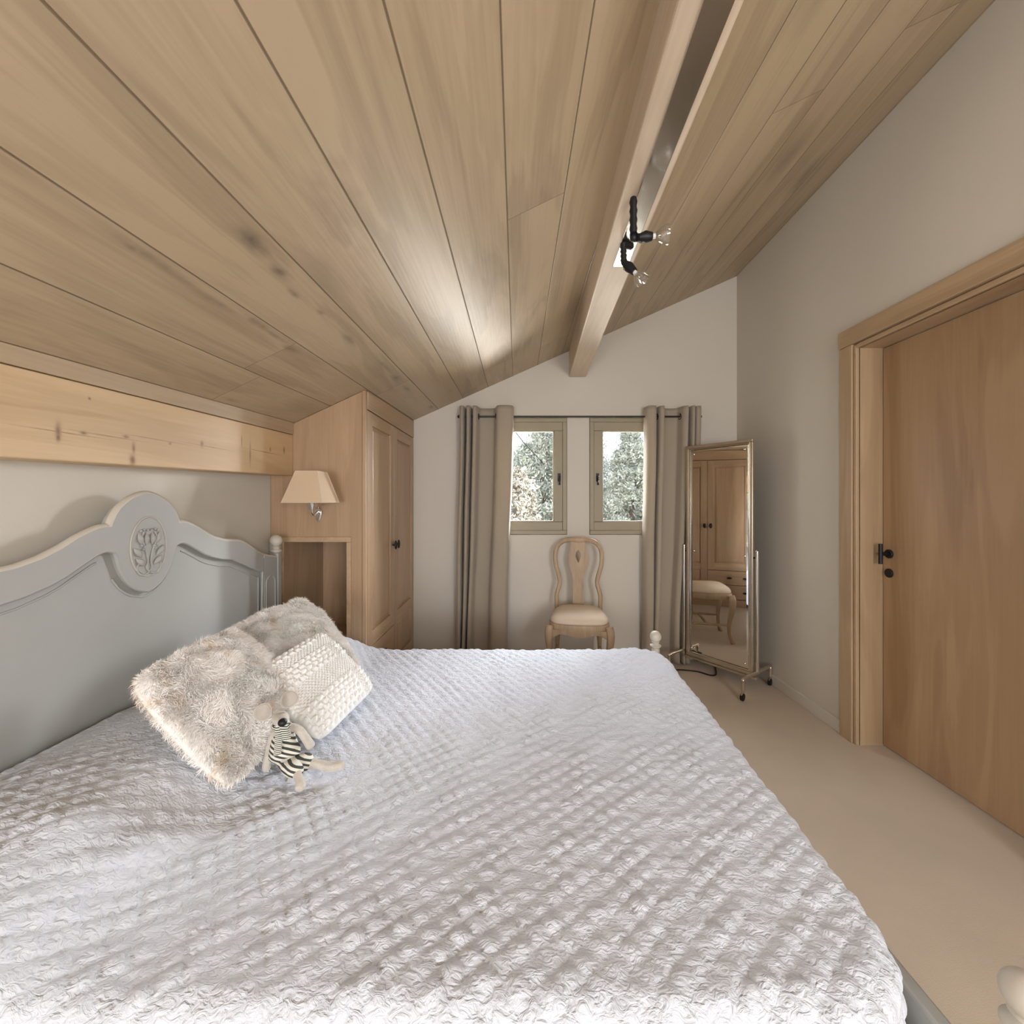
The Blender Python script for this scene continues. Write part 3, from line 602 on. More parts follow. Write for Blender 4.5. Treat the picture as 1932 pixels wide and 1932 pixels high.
def fur_cushion(c, T, label, seed):
    ns = mknoise(seed, 14, .5, 1.6); ns2 = mknoise(seed+1, 14, 1.5, 4); vv, fa, fr, bk, N = cushion_mesh(c, T, 60, lambda u, v: .008*ns(u, v)+.005*ns2(u, v), .015, .34)
    loc = tuple(np.mean([c[2], c[3]], 0)); o = link('fur_cushion', vv, fa, M['fur'], None, smooth=180, loc=loc); tag(o, label, 'cushion')
    rng = np.random.default_rng(seed); fl = mknoise(seed+5, 14, 3.5, 12, 3); fl2 = mknoise(seed+6, 14, 3.5, 12, 3); hl = mknoise(seed+7, 12, 8, 30, 3)
    V_ = []; F_ = []
    for g_, sgn, cnt in ((fr, 1, 62000), (bk, -1, 10000)):
        n = g_.shape[0]; i = rng.uniform(0, n-1.001, cnt); j = rng.uniform(0, n-1.001, cnt)
        # denser sampling is wanted in physical space: map uniform physical coordinate to the sine-spaced grid
        i = (np.arcsin(rng.uniform(-1, 1, cnt))/(math.pi/2)+1)/2*(n-1.001); j = (np.arcsin(rng.uniform(-1, 1, cnt))/(math.pi/2)+1)/2*(n-1.001)
        i0 = i.astype(int); j0 = j.astype(int); fi = (i-i0)[:, None]; fj = (j-j0)[:, None]
        p = g_[i0, j0]*(1-fi)*(1-fj)+g_[i0+1, j0]*fi*(1-fj)+g_[i0, j0+1]*(1-fi)*fj+g_[i0+1, j0+1]*fi*fj
        nn = np.cross(g_[i0+1, j0]-g_[i0, j0], g_[i0, j0+1]-g_[i0, j0]); l = np.linalg.norm(nn, axis=1)[:, None]; nn = nn/np.maximum(l, 1e-9)
        nn *= np.sign((nn @ N)*sgn)[:, None]; nn[np.isnan(nn)] = 0
        x, y, z = p.T; ang = fl(x, y, z)*2.2+1.0; e1 = np.cross(nn, [0, 0, 1.0]); e1 /= np.maximum(np.linalg.norm(e1, axis=1)[:, None], 1e-6); e2 = np.cross(nn, e1)
        tg = e1*np.cos(ang)[:, None]+e2*np.sin(ang)[:, None]; ln = (.017+.004*rng.normal(size=cnt)+.003*hl(x, y, z)).clip(.006, .03)[:, None]
        cl_ = np.stack([hl(x+.3*q_, y, z-.2*q_) for q_ in (0, 1, 2)], 1)*.30; jit = rng.normal(size=(cnt, 3))*.26+cl_; d1 = nn*.75+tg*.4+jit; d2 = nn*.25+tg*.8+jit*1.2+np.array([0, 0, -.1]); 
        d1 /= np.linalg.norm(d1, axis=1)[:, None]; d2 /= np.linalg.norm(d2, axis=1)[:, None]
        sd = np.cross(d1, rng.normal(size=(cnt, 3))); sd /= np.maximum(np.linalg.norm(sd, axis=1)[:, None], 1e-6); w = .0011
        m1 = p+d1*ln*.5; tip = m1+d2*ln*.6
        q = np.stack([p-sd*w-nn*.002, p+sd*w-nn*.002, m1+sd*w*.8, m1-sd*w*.8, tip], 1).reshape(-1, 3); b0 = sum(len(a) for a in V_); V_.append(q); k = b0+np.arange(cnt)*5
        F_ += np.stack([k, k+1, k+2, k+3], 1).tolist(); F_ += np.stack([k+3, k+2, k+4], 1).tolist()
    fu = link('fur_pile', np.concatenate(V_), F_, M['fur'], o, smooth=180); fu['kind'] = 'stuff'
    return o
fur_cushion([(-1.035, 1.085, .855), (-1.04, 1.49, .862), (-.735, 1.46, .60), (-.735, 1.045, .592)], .15, 'left fluffy cream fur cushion, nearest the camera, leaning in front of the grey headboard', 31)
fur_cushion([(-1.13, 1.55, .83), (-1.015, 1.955, .875), (-.685, 1.80, .60), (-.80, 1.40, .60)], .13, 'far fluffy cream fur cushion standing by the open niche behind the knitted cushion', 47)
def knit_disp(u, v):
    # bands run along v (top to bottom), cables / open mesh alternate across v
    s = (v+1)/2*9.0; band = np.floor(s); fb = s-band; kind = np.isin(band, [3, 4, 7])
    kind = kind | ((u > .52) & (u < .72))
    cab = .0085*np.abs(np.sin(math.pi*fb*2))*(.5+.5*np.sin(u*40+np.sin(math.pi*fb*2)*2.4))
    mesh = .0050*(np.sin(u*72)*np.sin(v*72))-.002
    rib = .0012*np.sin(u*130)
    return np.where(kind, mesh, cab)+rib
cc = [(-.885, 1.335, .762), (-.79, 1.655, .812), (-.55, 1.60, .605), (-.60, 1.245, .592)]
vv, fa, fr, bk, N = cushion_mesh(cc, .115, 230, knit_disp, .03, .42)
kc = link('knitted_cushion', vv, fa, M['knit'], None, smooth=180, loc=(-.575, 1.42, .6)); tag(kc, 'small cream cable-knit cushion leaning on the two fur cushions behind the toy mouse', 'cushion')

# ================================================================== TOY MOUSE
def mp_(px, py, y): return Vector(at(px, py, y))
ms = thing('toy_mouse', 'soft toy mouse in a striped romper sitting on the quilt against the cushions', 'soft toy', tuple(mp_(545, 1468, 1.14)))
def skin(name, pts, edges, mat, parent, sub=2, root=0):
    m = bpy.data.meshes.new(name); org = Vector(ORG[parent.name]); m.from_pydata([tuple(Vector(p[0])-org) for p in pts], edges, []); m.update()
    o = bpy.data.objects.new(name, m); COL.objects.link(o); o.parent = parent; ORG[o.name] = tuple(org); m.materials.append(mat)
    sk = o.modifiers.new('skin', 'SKIN'); sk.use_smooth_shade = True; sk.branch_smoothing = .6
    ly = m.skin_vertices[0] if len(m.skin_vertices) else None
    if ly is None:
        bpy.context.view_layer.objects.active = o; ly = o.data.skin_vertices[0]
    for i, p in enumerate(pts):
        r = p[1]; ly.data[i].radius = (r, r) if not isinstance(r, tuple) else r; ly.data[i].use_root = (i == root)
    s = o.modifiers.new('sub', 'SUBSURF'); s.levels = sub; s.render_levels = sub
    return o
T = lambda px, py, y, r: (mp_(px, py, y), r*1.18)
pts = [T(537, 1452, 1.150, .030), T(535, 1415, 1.165, .027), T(533, 1380, 1.178, .020), T(531, 1366, 1.180, .012), T(527, 1348, 1.168, .031), T(526, 1336, 1.172, .026), T(530, 1357, 1.135, .019), T(533, 1363, 1.110, .010),
       T(519, 1378, 1.170, .011), T(508, 1410, 1.160, .0095), T(503, 1440, 1.150, .010), T(502, 1457, 1.145, .011),
       T(548, 1368, 1.180, .011), T(566, 1378, 1.180, .010), T(579, 1396, 1.180, .0105), T(589, 1412, 1.180, .0115),
       T(556, 1455, 1.120, .014), T(563, 1465, 1.100, .009), T(568, 1478, 1.090, .012), T(564, 1494, 1.075, .013),
       T(583, 1440, 1.160, .014), T(601, 1441, 1.160, .010), T(622, 1448, 1.158, .012), T(652, 1442, 1.160, .011)]
edges = [(0,1),(1,2),(2,3),(3,4),(4,5),(4,6),(6,7),(2,8),(8,9),(9,10),(10,11),(2,12),(12,13),(13,14),(14,15),(0,16),(16,17),(17,18),(18,19),(0,20),(20,21),(21,22),(22,23)]
body = skin('body', pts, edges, M['mouse'], ms)
rp_ = [T(537, 1450, 1.147, .036), T(536, 1430, 1.156, .034), T(535, 1412, 1.164, .031), T(535, 1392, 1.172, .026), T(534, 1378, 1.176, .019),
       T(553, 1456, 1.122, .022), T(564, 1453, 1.106, .018), T(578, 1437, 1.160, .020), T(592, 1430, 1.163, .017)]
rp_ = [(a, b*1.1) for a, b in rp_]
skin('romper', rp_, [(0,1),(1,2),(2,3),(3,4),(0,5),(5,6),(0,7),(7,8)], M['stripe'], ms)
def ribbon(pts, w, th, mat, name, parent, up):
    g = G(); g.sweep(cr(pts, 5), [(w, th)]*(len(cr(pts, 5))), 10, up, square=.5); return g.make(name, mat, parent, smooth=60)
ribbon([mp_(527, 1367, 1.150), mp_(526, 1385, 1.136), mp_(525, 1405, 1.127), mp_(523, 1425, 1.120)], .0095, .003, M['stripe_f'], 'scarf_end', ms, (.5, -.8, .2))
ribbon([mp_(534, 1369, 1.146), mp_(538, 1380, 1.138), mp_(542, 1396, 1.133)], .0095, .003, M['stripe_f'], 'scarf_end', ms, (.5, -.8, .2))
g = G(); c0 = mp_(531, 1369, 1.172); g.sweep([c0+Vector((.021*math.cos(a), .021*math.sin(a), -.004*math.sin(a))) for a in np.linspace(0, 6.283, 20, endpoint=False)], .0055, 8, closed=True); g.make('scarf_band', M['stripe_f'], ms, smooth=60)
nb = mp_(533, 1363, 1.102); G().ball(nb, (.0115, .0115, .0105)).make('nose', M['black'], ms, smooth=180)
def ear(cx, cy, y, tilt):
    c = mp_(cx, cy, y); n = 16; base = Vector(tilt).normalized(); q = base.to_track_quat('Z', 'Y').to_matrix(); R = .0245; o = None
    for nm, mat, off, rr_ in (('ear', M['mouse'], 0, R), ('ear_lining', M['ear'], .0022, R*.86)):
        v = []; f = []
        for side in (0, 1):
            for i in range(n//2+1):
                r = rr_*i/(n/2)
                for j in range(n):
                    th = 2*math.pi*j/n; z = .012*(r/R)**2+.005*(r/R)*math.cos(2*th)+off+(-.0035 if side else 0)*(1-.3*(i/(n/2)))
                    v.append(c+q @ Vector((r*math.cos(th), r*math.sin(th), z)))
            b = side*(n//2+1)*n
            for i in range(n//2):
                for j in range(n):
                    k = (b+i*n+j, b+i*n+(j+1) % n, b+(i+1)*n+(j+1) % n, b+(i+1)*n+j); f.append(k if not side else k[::-1])
        e = (n//2)*n; s2 = (n//2+1)*n
        for j in range(n): f.append((e+j, e+(j+1) % n, e+s2+(j+1) % n, e+s2+j))
        o = link(nm, v, f, mat, ms if nm == 'ear' else o, smooth=180)
ear(499, 1343, 1.17, (.15, -.85, .25)); ear(544, 1318, 1.175, (.65, -.75, .1))

# ================================================================== WALL LAMP
wl = thing('wall_lamp', 'chrome wall lamp with a cream square tapered shade on the wardrobe side', 'lamp', (-1.10, PY, 1.25))
cx, cy = -1.098, 2.190; zb, zt = H-.002, H+.166; hb_, ht_ = .104, .056
def sq(h, z): return [(cx-h, cy-h, z), (cx+h, cy-h, z), (cx+h, cy+h, z), (cx-h, cy+h, z)]
v = sq(hb_, zb)+sq(ht_, zt)+sq(hb_-.0025, zb)+sq(ht_-.0025, zt); f = []
for j in range(4):
    k = (j+1) % 4; f += [(j, k, 4+k, 4+j), (8+k, 8+j, 12+j, 12+k), (k, j, 8+j, 8+k), (4+j, 4+k, 12+k, 12+j)]
sh = link('lamp_shade', v, f, M['shade'], wl)
g = G()
for h, z in ((hb_, zb+.002), (ht_, zt-.002)): g.sweep(sq(h, z), .0022, 6, closed=True)
for j in range(4): g.sweep([sq(hb_, zb)[j], sq(ht_, zt)[j]], .0016, 6, (0.3, .2, 0))
g.make('shade_trim', M['seat'], sh)
G().lathe((cx, cy, zb-.035), [(.010, 0), (.012, .006), (.018, .02), (.021, .034), (.014, .038), (.014, .09)], 22).make('lamp_socket', M['chrome'], wl, smooth=40)
G().ball((cx, cy, zb+.085), (.018, .018, .03)).make('bulb', plain('bulb_white', (.8, .78, .74), .3), wl, smooth=180)
g = G(); g.sweep(cr([(cx, cy, zb-.03), (cx, cy+.01, zb-.055), (cx-.01, cy+.05, zb-.068), (-1.145, PY-.05, zb-.06), (-1.150, PY-.012, zb-.05)], 6), .0055, 10)
g.sweep([(cx, cy+.03, zb+.05), (cx-.02, PY-.06, zb+.0), (-1.150, PY-.012, zb-.03)], .003, 8)
g.make('lamp_arm', M['chrome'], wl, smooth=50)
pl = [(0, .05), (.018, .045), (.026, .028), (.024, .008), (.013, -.025), (0, -.046)]; pl = pl+[(-a, b) for a, b in pl[-2:0:-1]]; n = len(pl)
v = [(-1.15+a, PY-.001, 1.255+b) for a, b in pl]+[(-1.15+a*.8, PY-.013, 1.255+b*.85) for a, b in pl]
link('wall_plate', v, [tuple(range(n)), tuple(range(n, 2*n))[::-1]]+[(i, i+n, (i+1) % n+n, (i+1) % n) for i in range(n)], M['chrome'], wl, bevel=.003)

# ================================================================== CURTAINS AND ROD
RY = 3.392; RS = F/RY
def rx(px): return (px-VX)/RS
RZ = H-(786-VY)/RS
rod = thing('curtain_rod', 'thin dark bronze curtain rod across both windows', 'curtain rod', (rx(1093), RY, RZ))
G().sweep([(rx(866), RY, RZ), (rx(1321), RY, RZ)], .0075, 14).make('rod', M['bronze'], rod, smooth=40)
for px in (866, 1321): G().ball((rx(px), RY, RZ), .014, 16, 10).make('end_cap', M['bronze'], rod, smooth=60)
for px in (872, 1314): G().sweep([(rx(px), RY, RZ), (rx(px), YB-.001, RZ)], .006, 10).lathe((rx(px), YB-.001, RZ), [(.02, 0), (.02, .006)], 16, (0, -1, 0)).make('bracket', M['bronze'], rod, smooth=40)
def curtain(label, plan, bottom_shift, rings):
    path = cr(plan, 7); k = len(path); top, bot = RZ+.078, .012; nz = 60; v = []; f = []
    c = .5*(path[0][0]+path[-1][0]); nz_ = mknoise(len(plan), 10, .5, 1.6)
    for j in range(nz+1):
        t = j/nz; z = top+(bot-top)*t
        for i, (x, y) in enumerate(path):
            s = i/(k-1); w = t*t*(3-2*t)
            v.append((x+bottom_shift(s)*w+.006*math.sin(9*t+6*s)*t, y*(1-.1*t)+RY*.1*t+.007*float(nz_(s*2.5, t*.8))*t, z))
    for j in range(nz):
        for i in range(k-1): f.append((j*k+i, j*k+i+1, (j+1)*k+i+1, (j+1)*k+i))
    o = link('curtain', v, f, M['curtain'], None, smooth=180, loc=(c, RY, 0)); s = o.modifiers.new('s', 'SOLIDIFY'); s.thickness = .003; s.offset = 0
    tag(o, label, 'curtain')
    for x in rings:
        G().sweep([(x+.003*math.sin(2*a), RY+.022*math.cos(a), RZ+.022*math.sin(a)) for a in np.linspace(0, 6.283, 20, endpoint=False)], .0045, 8, (1, 0, 0), closed=True).make('eyelet', M['bronze'], o, smooth=60)
    return o
yf, yb = RY-.045, RY+.048
L_ = [(rx(867), RY+.03), (rx(869), yf), (rx(875), yf-.01), (rx(877), yb), (rx(880), yb), (rx(882), yf-.01), (rx(887), yf-.01), (rx(889), yb), (rx(892), yb), (rx(894), yf-.01), (rx(900), yf-.008), (rx(903), RY), (rx(906), yb-.01), (rx(920), yb), (rx(932), yb-.01), (rx(936), RY), (rx(939), yf-.015), (rx(950), yf-.03), (rx(965), yf-.02), (rx(969), RY-.02)]
curtain('left beige linen eyelet curtain gathered between the wardrobe and the left window', L_, lambda s: -.03*(1-s)-.06*s, [rx(903), rx(936), rx(958)])
R_ = [(rx(1216), RY+.02), (rx(1219), yf), (rx(1227), yf-.02), (rx(1235), yf), (rx(1237), yb-.02), (rx(1240), yb-.02), (rx(1242), yf), (rx(1249), yf-.006), (rx(1253), RY), (rx(1257), yb-.01), (rx(1268), yb), (rx(1280), yb-.01), (rx(1283), RY), (rx(1286), yf), (rx(1294), yf-.01), (rx(1297), yb), (rx(1299), yb), (rx(1301), yf-.01), (rx(1306), yf-.01), (rx(1308), yb), (rx(1310), yf), (rx(1318), yf), (rx(1320), RY)]
curtain('right beige linen eyelet curtain gathered behind the standing mirror', R_, lambda s: -.02*(1-s)-.10*s, [rx(1226), rx(1240), rx(1283)])

# ================================================================== CHAIR
ch = thing('dining_chair', 'pale wooden chair with a vase-shaped splat and cream seat under the windows', 'chair', (.47, 3.10, 0), -math.radians(7.5))
hoop = [(0, 1.022), (.06, 1.026), (.115, 1.016), (.157, .986), (.181, .94), (.187, .887), (.181, .819), (.163, .758), (.15, .70), (.152, .664), (.166, .616), (.174, .576), (.173, .495), (.172, .44)]
def yback(z): return .19+.055*max(0, (z-.45)/.6)**1.2
g = G()
for sg in (-1, 1):
    P_ = cr([(sg*x, yback(z), z) for x, z in hoop], 5)
    g.sweep(P_, [(.017, .013) if p[2] < 1.0 else (.019+.006*(1-min(1, abs(p[0])/.06)), .014) for p in P_], 12, (0, 1, 0), square=.4)
g.make('back_frame', M['chair'], ch, smooth=50)
g = G(); zz = [1.02, .98, .94, .88, .84, .79, .75, .70, .60, .52, .495, .485]; ww = [.055, .062, .068, .079, .077, .066, .050, .044, .042, .044, .055, .08]
v = []; f = []; zs = np.linspace(1.015, .485, 54)
for z in zs:
    w = float(np.interp(-z, [-q for q in zz], ww)); h = float(np.interp(-z, [-.945, -.925, -.895, -.87, -.84], [0, .017, .023, .014, 0])); y = yback(z)
    for yy in (y-.007, y+.007): v += [(-w, yy, z), (-h, yy, z), (h, yy, z), (w, yy, z)]
for i in range(len(zs)-1):
    a, b = 8*i, 8*i+8
    hole = (v[a+2][0] > 1e-4 or v[b+2][0] > 1e-4)
    for o_ in (0, 4):
        for c in ((0, 1), (2, 3)): q = (a+o_+c[0], a+o_+c[1], b+o_+c[1], b+o_+c[0]); f.append(q if o_ == 0 else q[::-1])
    f.append((a, b, b+4, a+4)); f.append((a+3, a+7, b+7, b+3))
    if hole: f.append((a+1, a+5, b+5, b+1)); f.append((a+2, b+2, b+6, a+6))
link('splat', v, f, M['chair'], ch, smooth=40)
def seat_outline(k=1.0, n=48):
    out = []
    for i in range(n):
        a = 2*math.pi*i/n; c, s = math.cos(a), math.sin(a); e = .55
        x = math.copysign(abs(c)**e, c); y = math.copysign(abs(s)**e, s); w = .232-.045*(y+1)/2; out.append((x*w*k, -.025+y*.215*k))
    return out
def seat_solid(levels):
    v = []; f = []; n = 48
    for k, z in levels: v += [(x, y, z) for x, y in seat_outline(k)]
    for l in range(len(levels)-1):
        for j in range(n): f.append((l*n+j, l*n+(j+1) % n, (l+1)*n+(j+1) % n, (l+1)*n+j))
    f.append(tuple(range(n))[::-1]); f.append(tuple((len(levels)-1)*n+j for j in range(n))); return v, f
link('seat', *seat_solid([(.93, .462), (.97, .472), (.965, .487), (.91, .506), (.78, .522), (.5, .532), (.2, .535)]), M['seat'], ch, smooth=180)
link('seat_frame', *seat_solid([(.90, .415), (.99, .415), (1.0, .425), (1.0, .462), (.985, .467), (.85, .467)]), M['chair'], ch, smooth=40)
g = G(); v = []; f = []; N_ = 30
for i in range(N_+1):
    x = -.19+.38*i/N_; low = .40-.022*math.exp(-(x/.07)**2)-.03*max(0, abs(x)-.14)/.05; yf_ = -.238+.10*(x/.19)**4*.12
    v += [(x, yf_, .43), (x, yf_, low), (x, yf_+.018, low), (x, yf_+.018, .43)]
for i in range(N_):
    for j in range(4): f.append((4*i+j, 4*i+4+j, 4*i+4+(j+1) % 4, 4*i+(j+1) % 4))
f += [(0, 1, 2, 3), (4*N_+3, 4*N_+2, 4*N_+1, 4*N_)]
link('apron', v, f, M['chair'], ch, smooth=30)
for sg in (-1, 1):
    P_ = cr([(sg*.208, -.205, .455), (sg*.216, -.214, .40), (sg*.213, -.212, .33), (sg*.200, -.198, .24), (sg*.190, -.19, .16), (sg*.192, -.195, .08), (sg*.205, -.212, .03), (sg*.213, -.222, .004)], 5)
    hs = np.interp([p[2] for p in P_], [0, .03, .10, .2, .33, .42, .46], [.024, .018, .015, .017, .025, .030, .026]); g = G()
    g.sweep(P_, [(float(r), float(r)) for r in hs], 14, (0, 1, 0), square=.3).make('leg', M['chair'], ch, smooth=60)
    P_ = [(sg*.172, .19, .47), (sg*.170, .195, .40), (sg*.168, .20, .37), (sg*.168, .205, .33), (sg*.168, .21, .30), (sg*.168, .215, .26), (sg*.17, .225, .15), (sg*.174, .245, .002)]
    G().sweep(cr(P_, 3), [(float(r), float(r)) for r in np.interp([p[2] for p in cr(P_, 3)], [0, .15, .26, .29, .32, .36, .39, .47], [.013, .015, .021, .013, .017, .012, .017, .019])], 14, (0, 1, 0), square=.15).make('leg', M['chair'], ch, smooth=60)
    g = G(); g.sweep(cr([(sg*.19, -.18, .17), (sg*.184, 0, .172), (sg*.171, .21, .17)], 5), [(float(r), float(r)) for r in np.interp(np.linspace(0, 1, 11), [0, .5, 1], [.009, .014, .009])], 10).make('stretcher', M['chair'], ch, smooth=60)
G().sweep([(-.18, 0, .172), (0, 0, .172), (.18, 0, .172)], [(.009, .009), (.014, .014), (.009, .009)], 10).make('stretcher', M['chair'], ch, smooth=60)

# ================================================================== STANDING MIRROR
mc = Vector((1.520, 3.09, 0)); u_ = Vector((.579, -.816, 0)).normalized(); n_ = Vector((-.816, -.579, 0)).normalized(); up_ = Vector((0, 0, 1))
mr = thing('standing_mirror', 'tall chrome-framed mirror on a stand with casters beside the right curtain', 'mirror', tuple(mc))
def mpt(a, b, z): return tuple(mc+u_*a+n_*b+up_*z)
def mbox(gg, a0, a1, b0, b1, z0, z1):
    return gg.hexa([mpt(a0, b0, z0), mpt(a1, b0, z0), mpt(a1, b1, z0), mpt(a0, b1, z0)], [mpt(a0, b0, z1), mpt(a1, b0, z1), mpt(a1, b1, z1), mpt(a0, b1, z1)])
HW, Z0, Z1 = .256, .108, 1.78
g = G()
for a0, a1, z0, z1 in ((-HW, HW, Z0, Z0+.022), (-HW, HW, Z1-.022, Z1), (-HW, -HW+.022, Z0+.022, Z1-.022), (HW-.022, HW, Z0+.022, Z1-.022)): mbox(g, a0, a1, -.014, .014, z0, z1)
fr_ = g.make('mirror_frame', M['champ'], mr, bevel=.004)
g = G()
for a0, a1, z0, z1 in ((-HW+.022, HW-.022, Z0+.022, Z0+.036), (-HW+.022, HW-.022, Z1-.036, Z1-.022), (-HW+.022, -HW+.034, Z0+.036, Z1-.036), (HW-.034, HW-.022, Z0+.036, Z1-.036)): mbox(g, a0, a1, -.008, .009, z0, z1)
g.make('inner_moulding', M['chrome'], fr_, bevel=.003)
mbox(G(), -HW+.023, HW-.023, -.012, -.009, Z0+.023, Z1-.023).make('backing_board', M['black'], mr)
e = HW-.036; za, zb_ = Z0+.038, Z1-.038; bv = .012
v = [mpt(-e, .001, za), mpt(e, .001, za), mpt(e, .001, zb_), mpt(-e, .001, zb_), mpt(-e+bv, .0022, za+bv), mpt(e-bv, .0022, za+bv), mpt(e-bv, .0022, zb_-bv), mpt(-e+bv, .0022, zb_-bv)]
v += [mpt(-e, -.006, za), mpt(e, -.006, za), mpt(e, -.006, zb_), mpt(-e, -.006, zb_)]
link('mirror_glass', v, [(7, 6, 5, 4), (0, 4, 5, 1), (1, 5, 6, 2), (2, 6, 7, 3), (3, 7, 4, 0), (8, 9, 10, 11), (0, 1, 9, 8), (1, 2, 10, 9), (2, 3, 11, 10), (3, 0, 8, 11)], M['mirror'], mr)
for a in (-e+.025, e-.025):
    for z in (za+.03, za+.80, zb_-.03): G().lathe(mpt(a, .002, z), [(.006, 0), (.006, .003), (.003, .005)], 12, n_).make('clip', M['chrome'], fr_, smooth=40)
for sg in (-1, 1):
    A = sg*(HW+.024); fa_ = G().sweep([mpt(A, 0, .135), mpt(A, 0, .985)], .0125, 16).ball(mpt(A, 0, .985), .0125, 14, 8).make('post', M['chrome'], mr, smooth=50)
    G().sweep([mpt(sg*HW, 0, .94), mpt(A, 0, .94)], .006, 10, (1, 0, 0)).make('pivot', M['black'], mr, smooth=40)
    g = G(); g.sweep(cr([mpt(A, .20, .065), mpt(A, .20, .125), mpt(A, .185, .142), mpt(A, 0, .142), mpt(A, -.185, .142), mpt(A, -.20, .125), mpt(A, -.20, .065)], 4), .0115, 12, u_)
    ft = g.make('foot', M['champ'], mr, smooth=50)
    for b in (.20, -.20):
        c = Vector(mpt(A, b+.008, .026)); w = G().lathe(tuple(c-n_.cross(up_)*.010), [(.016, 0), (.025, .003), (.025, .017), (.016, .020)], 20, n_.cross(up_)); w.make('wheel', M['black'], ft, smooth=40)
        G().lathe(mpt(A, b, .054), [(.008, 0), (.012, .004), (.012, .014)], 14).sweep([mpt(A, b-.010, .052), mpt(A, b+.012, .053), mpt(A, b+.026, .04)], .006, 8, u_).make('caster_fork', M['chrome'], ft, smooth=40)
mbox(G(), -HW-.024, HW+.024, -.012, .012, .086, .104).make('crossbar', M['champ'], mr, bevel=.003)
# black cable on the floor by the mirror
pts = cr([(1.06, 3.30, .006), (1.16, 3.22, .006), (1.25, 3.20, .02), (1.33, 3.23, .006), (1.42, 3.20, .006), (1.48, 3.12, .012), (1.54, 3.16, .006), (1.6, 3.3, .006), (1.66, 3.44, .02)], 8)
tag(G().sweep(pts, .005, 8).make('cable', M['black'], None, smooth=60, loc=(1.3, 3.2, 0)), 'thin black cable lying on the carpet beneath the standing mirror', 'cable')

# ================================================================== SPOTLIGHTS ON THE BEAM
BZ = H+1.063
def xbm(y): return .444+.039*(y-YB)
pt = G(); y0, y1 = .35, 1.835
pt.hexa([(xbm(y0)+.052, y0, BZ-.006), (xbm(y0)+.118, y0, BZ-.006), (xbm(y1)+.118, y1, BZ-.006), (xbm(y1)+.052, y1, BZ-.006)], [(xbm(y0)+.052, y0, BZ), (xbm(y0)+.118, y0, BZ), (xbm(y1)+.118, y1, BZ), (xbm(y1)+.052, y1, BZ)])
tr_ = pt.make('light_track', M['chrome'], None, bevel=.002, loc=(.46, 1.1, BZ)); tag(tr_, 'flat polished metal track strip on the underside of the purlin', 'light track')
def spot(label, jn, b0, axis, top, side_arm=None):
    s = thing('spotlight', label, 'spotlight', tuple(top), group=None)
    ps = [top]+jn; g = G(); R_ = []; Q = []
    for a, b in zip(ps[:-1], ps[1:]):
        for k in range(8): Q.append(Vector(a).lerp(Vector(b), k/8)); R_.append(.0105+.0035*(k % 2))
    Q.append(Vector(ps[-1])); R_.append(.010); g.sweep(Q, R_, 10, (.3, .5, .1)); g.ball(ps[-2], .013, 12, 8); g.ball(ps[-1], .012, 12, 8)
    g.make('arm', M['black'], s, smooth=60)
    ax = Vector(axis).normalized(); b = Vector(b0)
    G().sweep([Vector(ps[-1]), Vector(ps[-1]).lerp(b, .5), b], [.012, .020, .014], 12, (.3, .5, .1)).sweep([Vector(ps[-1]).lerp(b, .3), Vector(ps[-1]).lerp(b, .3)+Vector((-.01, 0, -.018))], .006, 8).make('lamp_holder', M['black'], s, smooth=60)
    G().lathe(b, [(.008, -.004), (.009, .012)], 14, ax).make('pin_base', M['socket'], s, smooth=40)
    pr = [(.009, .010), (.016, .017), (.025, .030), (.032, .048), (.033, .054)]; v = []; n = 24
    inn = [(r-.0012, h+.001) for r, h in pr[::-1]]
    G().lathe(b, pr+[(.032, .054)]+inn[1:], n, ax).make('reflector', M['bulb'], s, smooth=60)
    G().ball(b+ax*.026, (.005, .005, .009), 10, 8, ax).make('capsule', M['chrome'], s, smooth=180)
    return s
# near end of the visible part: depth from the track plane
def sp(px, py, y): return Vector(at(px, py, y))
ya = 1.66
spot('lower spotlight at the far end of the metal track, glass bulb pointing down', [sp(1176, 462, 1.66), sp(1177, 495, 1.66), ], sp(1197, 513, 1.64), (.55, -.15, -.75), (sp(1192, 461, 1.69)[0], 1.69, BZ-.006))
yb_ = 1.42
spot('upper spotlight on the metal track, glass bulb pointing sideways to the right', [sp(1195, 440, yb_), sp(1196, 449, yb_), sp(1206, 448, yb_)], sp(1230, 446, yb_), (1, -.1, .05), (sp(1195, 400, yb_)[0], yb_, BZ-.006))

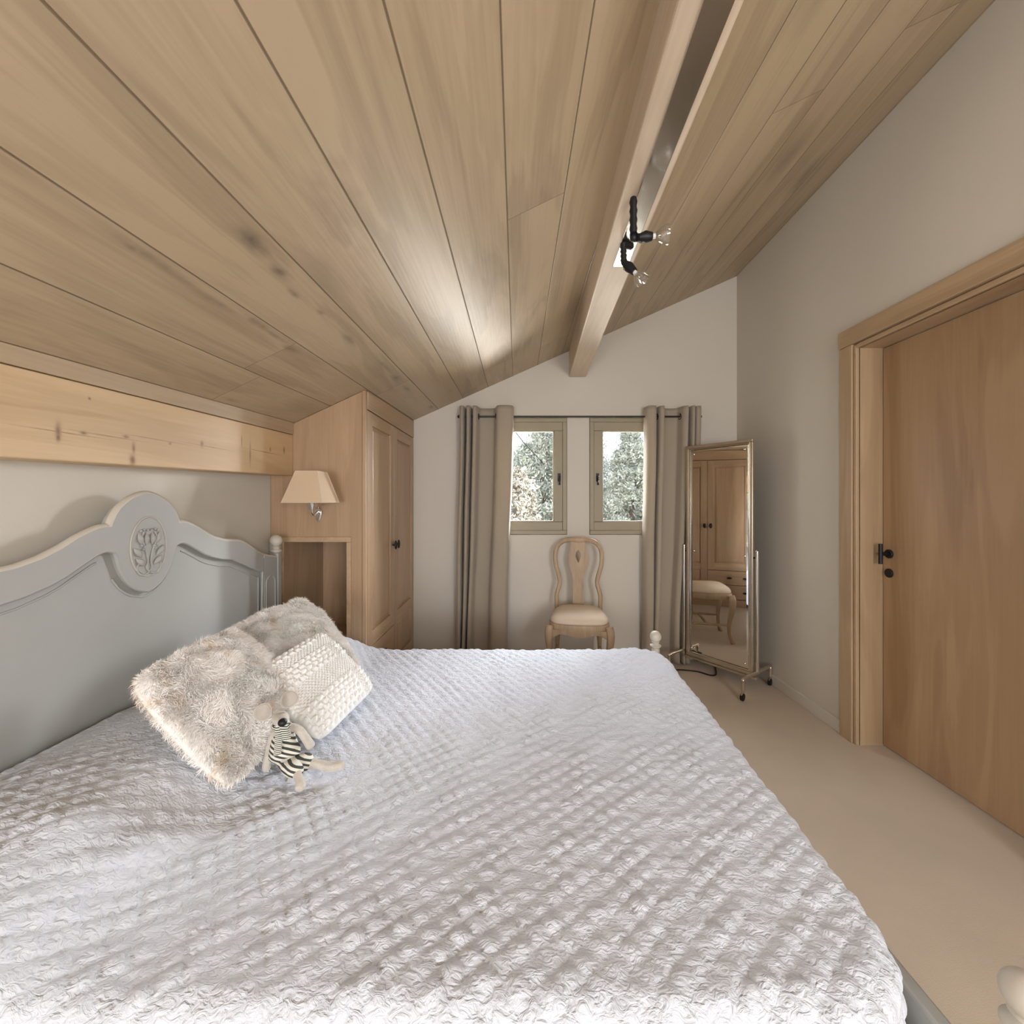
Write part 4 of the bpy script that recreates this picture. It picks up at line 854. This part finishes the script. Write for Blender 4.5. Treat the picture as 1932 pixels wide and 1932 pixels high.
# ================================================================== GARDEN OUTSIDE THE WINDOWS
tag(G().box(-30, 30, 4.2, 60, -3.3, -3.0).make('ground', M['grass']), 'garden ground below the windows', 'ground', kind='structure')
v = []; f = []; n = 40
for i in range(n+1):
    x = -60+160*i/n; h = 9+8*math.sin(x*.05+2.4)+2*math.sin(x*.31)+1.0*math.sin(x*.9)
    v += [(x, 110, -3), (x, 118, h), (x, 150, h+2), (x, 150, -3)]
for i in range(n):
    for j in range(3): f.append((4*i+j, 4*i+4+j, 4*i+5+j, 4*i+1+j))
tag(link('hill', v, f, M['hill'], None, smooth=180), 'hazy grey hillside beyond the trees', 'hill', kind='structure')
def tree(label, x, y, gz, top, rad, cone, n, mat, size=.055, seed=1, group='trees outside the windows', base=-.6, cat='tree', name='tree'):
    rng = np.random.default_rng(seed); t = thing(name, label, cat, (x, y, gz), group=group)
    G().sweep([(x, y, gz), (x+.05, y, (gz+top)/2), (x, y, top-.3)], [.16, .09, .02], 10).make('trunk', M['bark'], t, smooth=60)
    cl = 140; cz_ = base+(top-base)*rng.beta(1.2, 1.2, cl); prof = (1-(cz_-base)/(top-base))**(.9 if cone else .38); a = rng.uniform(0, 6.28, cl); rr_ = rad*prof*np.sqrt(rng.uniform(.15, 1, cl))
    C_ = np.stack([x+rr_*np.cos(a), y+rr_*np.sin(a), cz_], 1); cs = rad*(.13+.2*rng.uniform(size=cl))*(.35+.65*prof)
    k = rng.integers(0, cl, n); p = C_[k]+rng.normal(size=(n, 3))*cs[k][:, None]*np.array([1, 1, .7])*.62
    d = rng.normal(size=(n, 3)); d /= np.linalg.norm(d, axis=1)[:, None]; e_ = np.cross(d, rng.normal(size=(n, 3))); e_ /= np.linalg.norm(e_, axis=1)[:, None]
    s = size*rng.uniform(.6, 1.3, n)[:, None]; q = np.stack([p-d*s, p+e_*s*.4, p+d*s, p-e_*s*.4], 1).reshape(-1, 3); b = np.arange(n)*4
    link('foliage', q, np.stack([b, b+1, b+2, b+3], 1).tolist(), mat, t)
tree('tall pointed tree seen through the right window', 2.78, 10.0, -3, 3.2, 1.25, True, 50000, M['leaf'], .045, seed=2)
tree('broad tree filling the left part of the right window', 2.43, 16, -3, 4.28, 1.65, False, 46000, M['leaf'], .065, seed=3)
tree('leafy tree seen through the left window', .58, 9.6, -3, 3.05, 1.0, False, 50000, M['leaf'], .045, seed=4)
tree('tree at the right edge of the right window view, partly behind the curtain', 4.6, 13.5, -3, 3.2, 1.35, False, 30000, M['leaf'], .06, seed=6)
tree('dry beige shrub low in the left window', -.03, 7.5, -3, 1.95, .62, False, 14000, M['dry'], .04, seed=5, group=None, cat='shrub', name='shrub')
tag(G().sweep([(-1.1, 3.74, 2.95), (-.15, 6.5, 2.62), (.13, 7.6, 2.44), (.72, 9.6, 2.15)], .008, 6).make('overhead_wire', M['black'], None, loc=(.2, 7.7, 2.45)), 'thin dark wire crossing the upper left window view', 'wire')
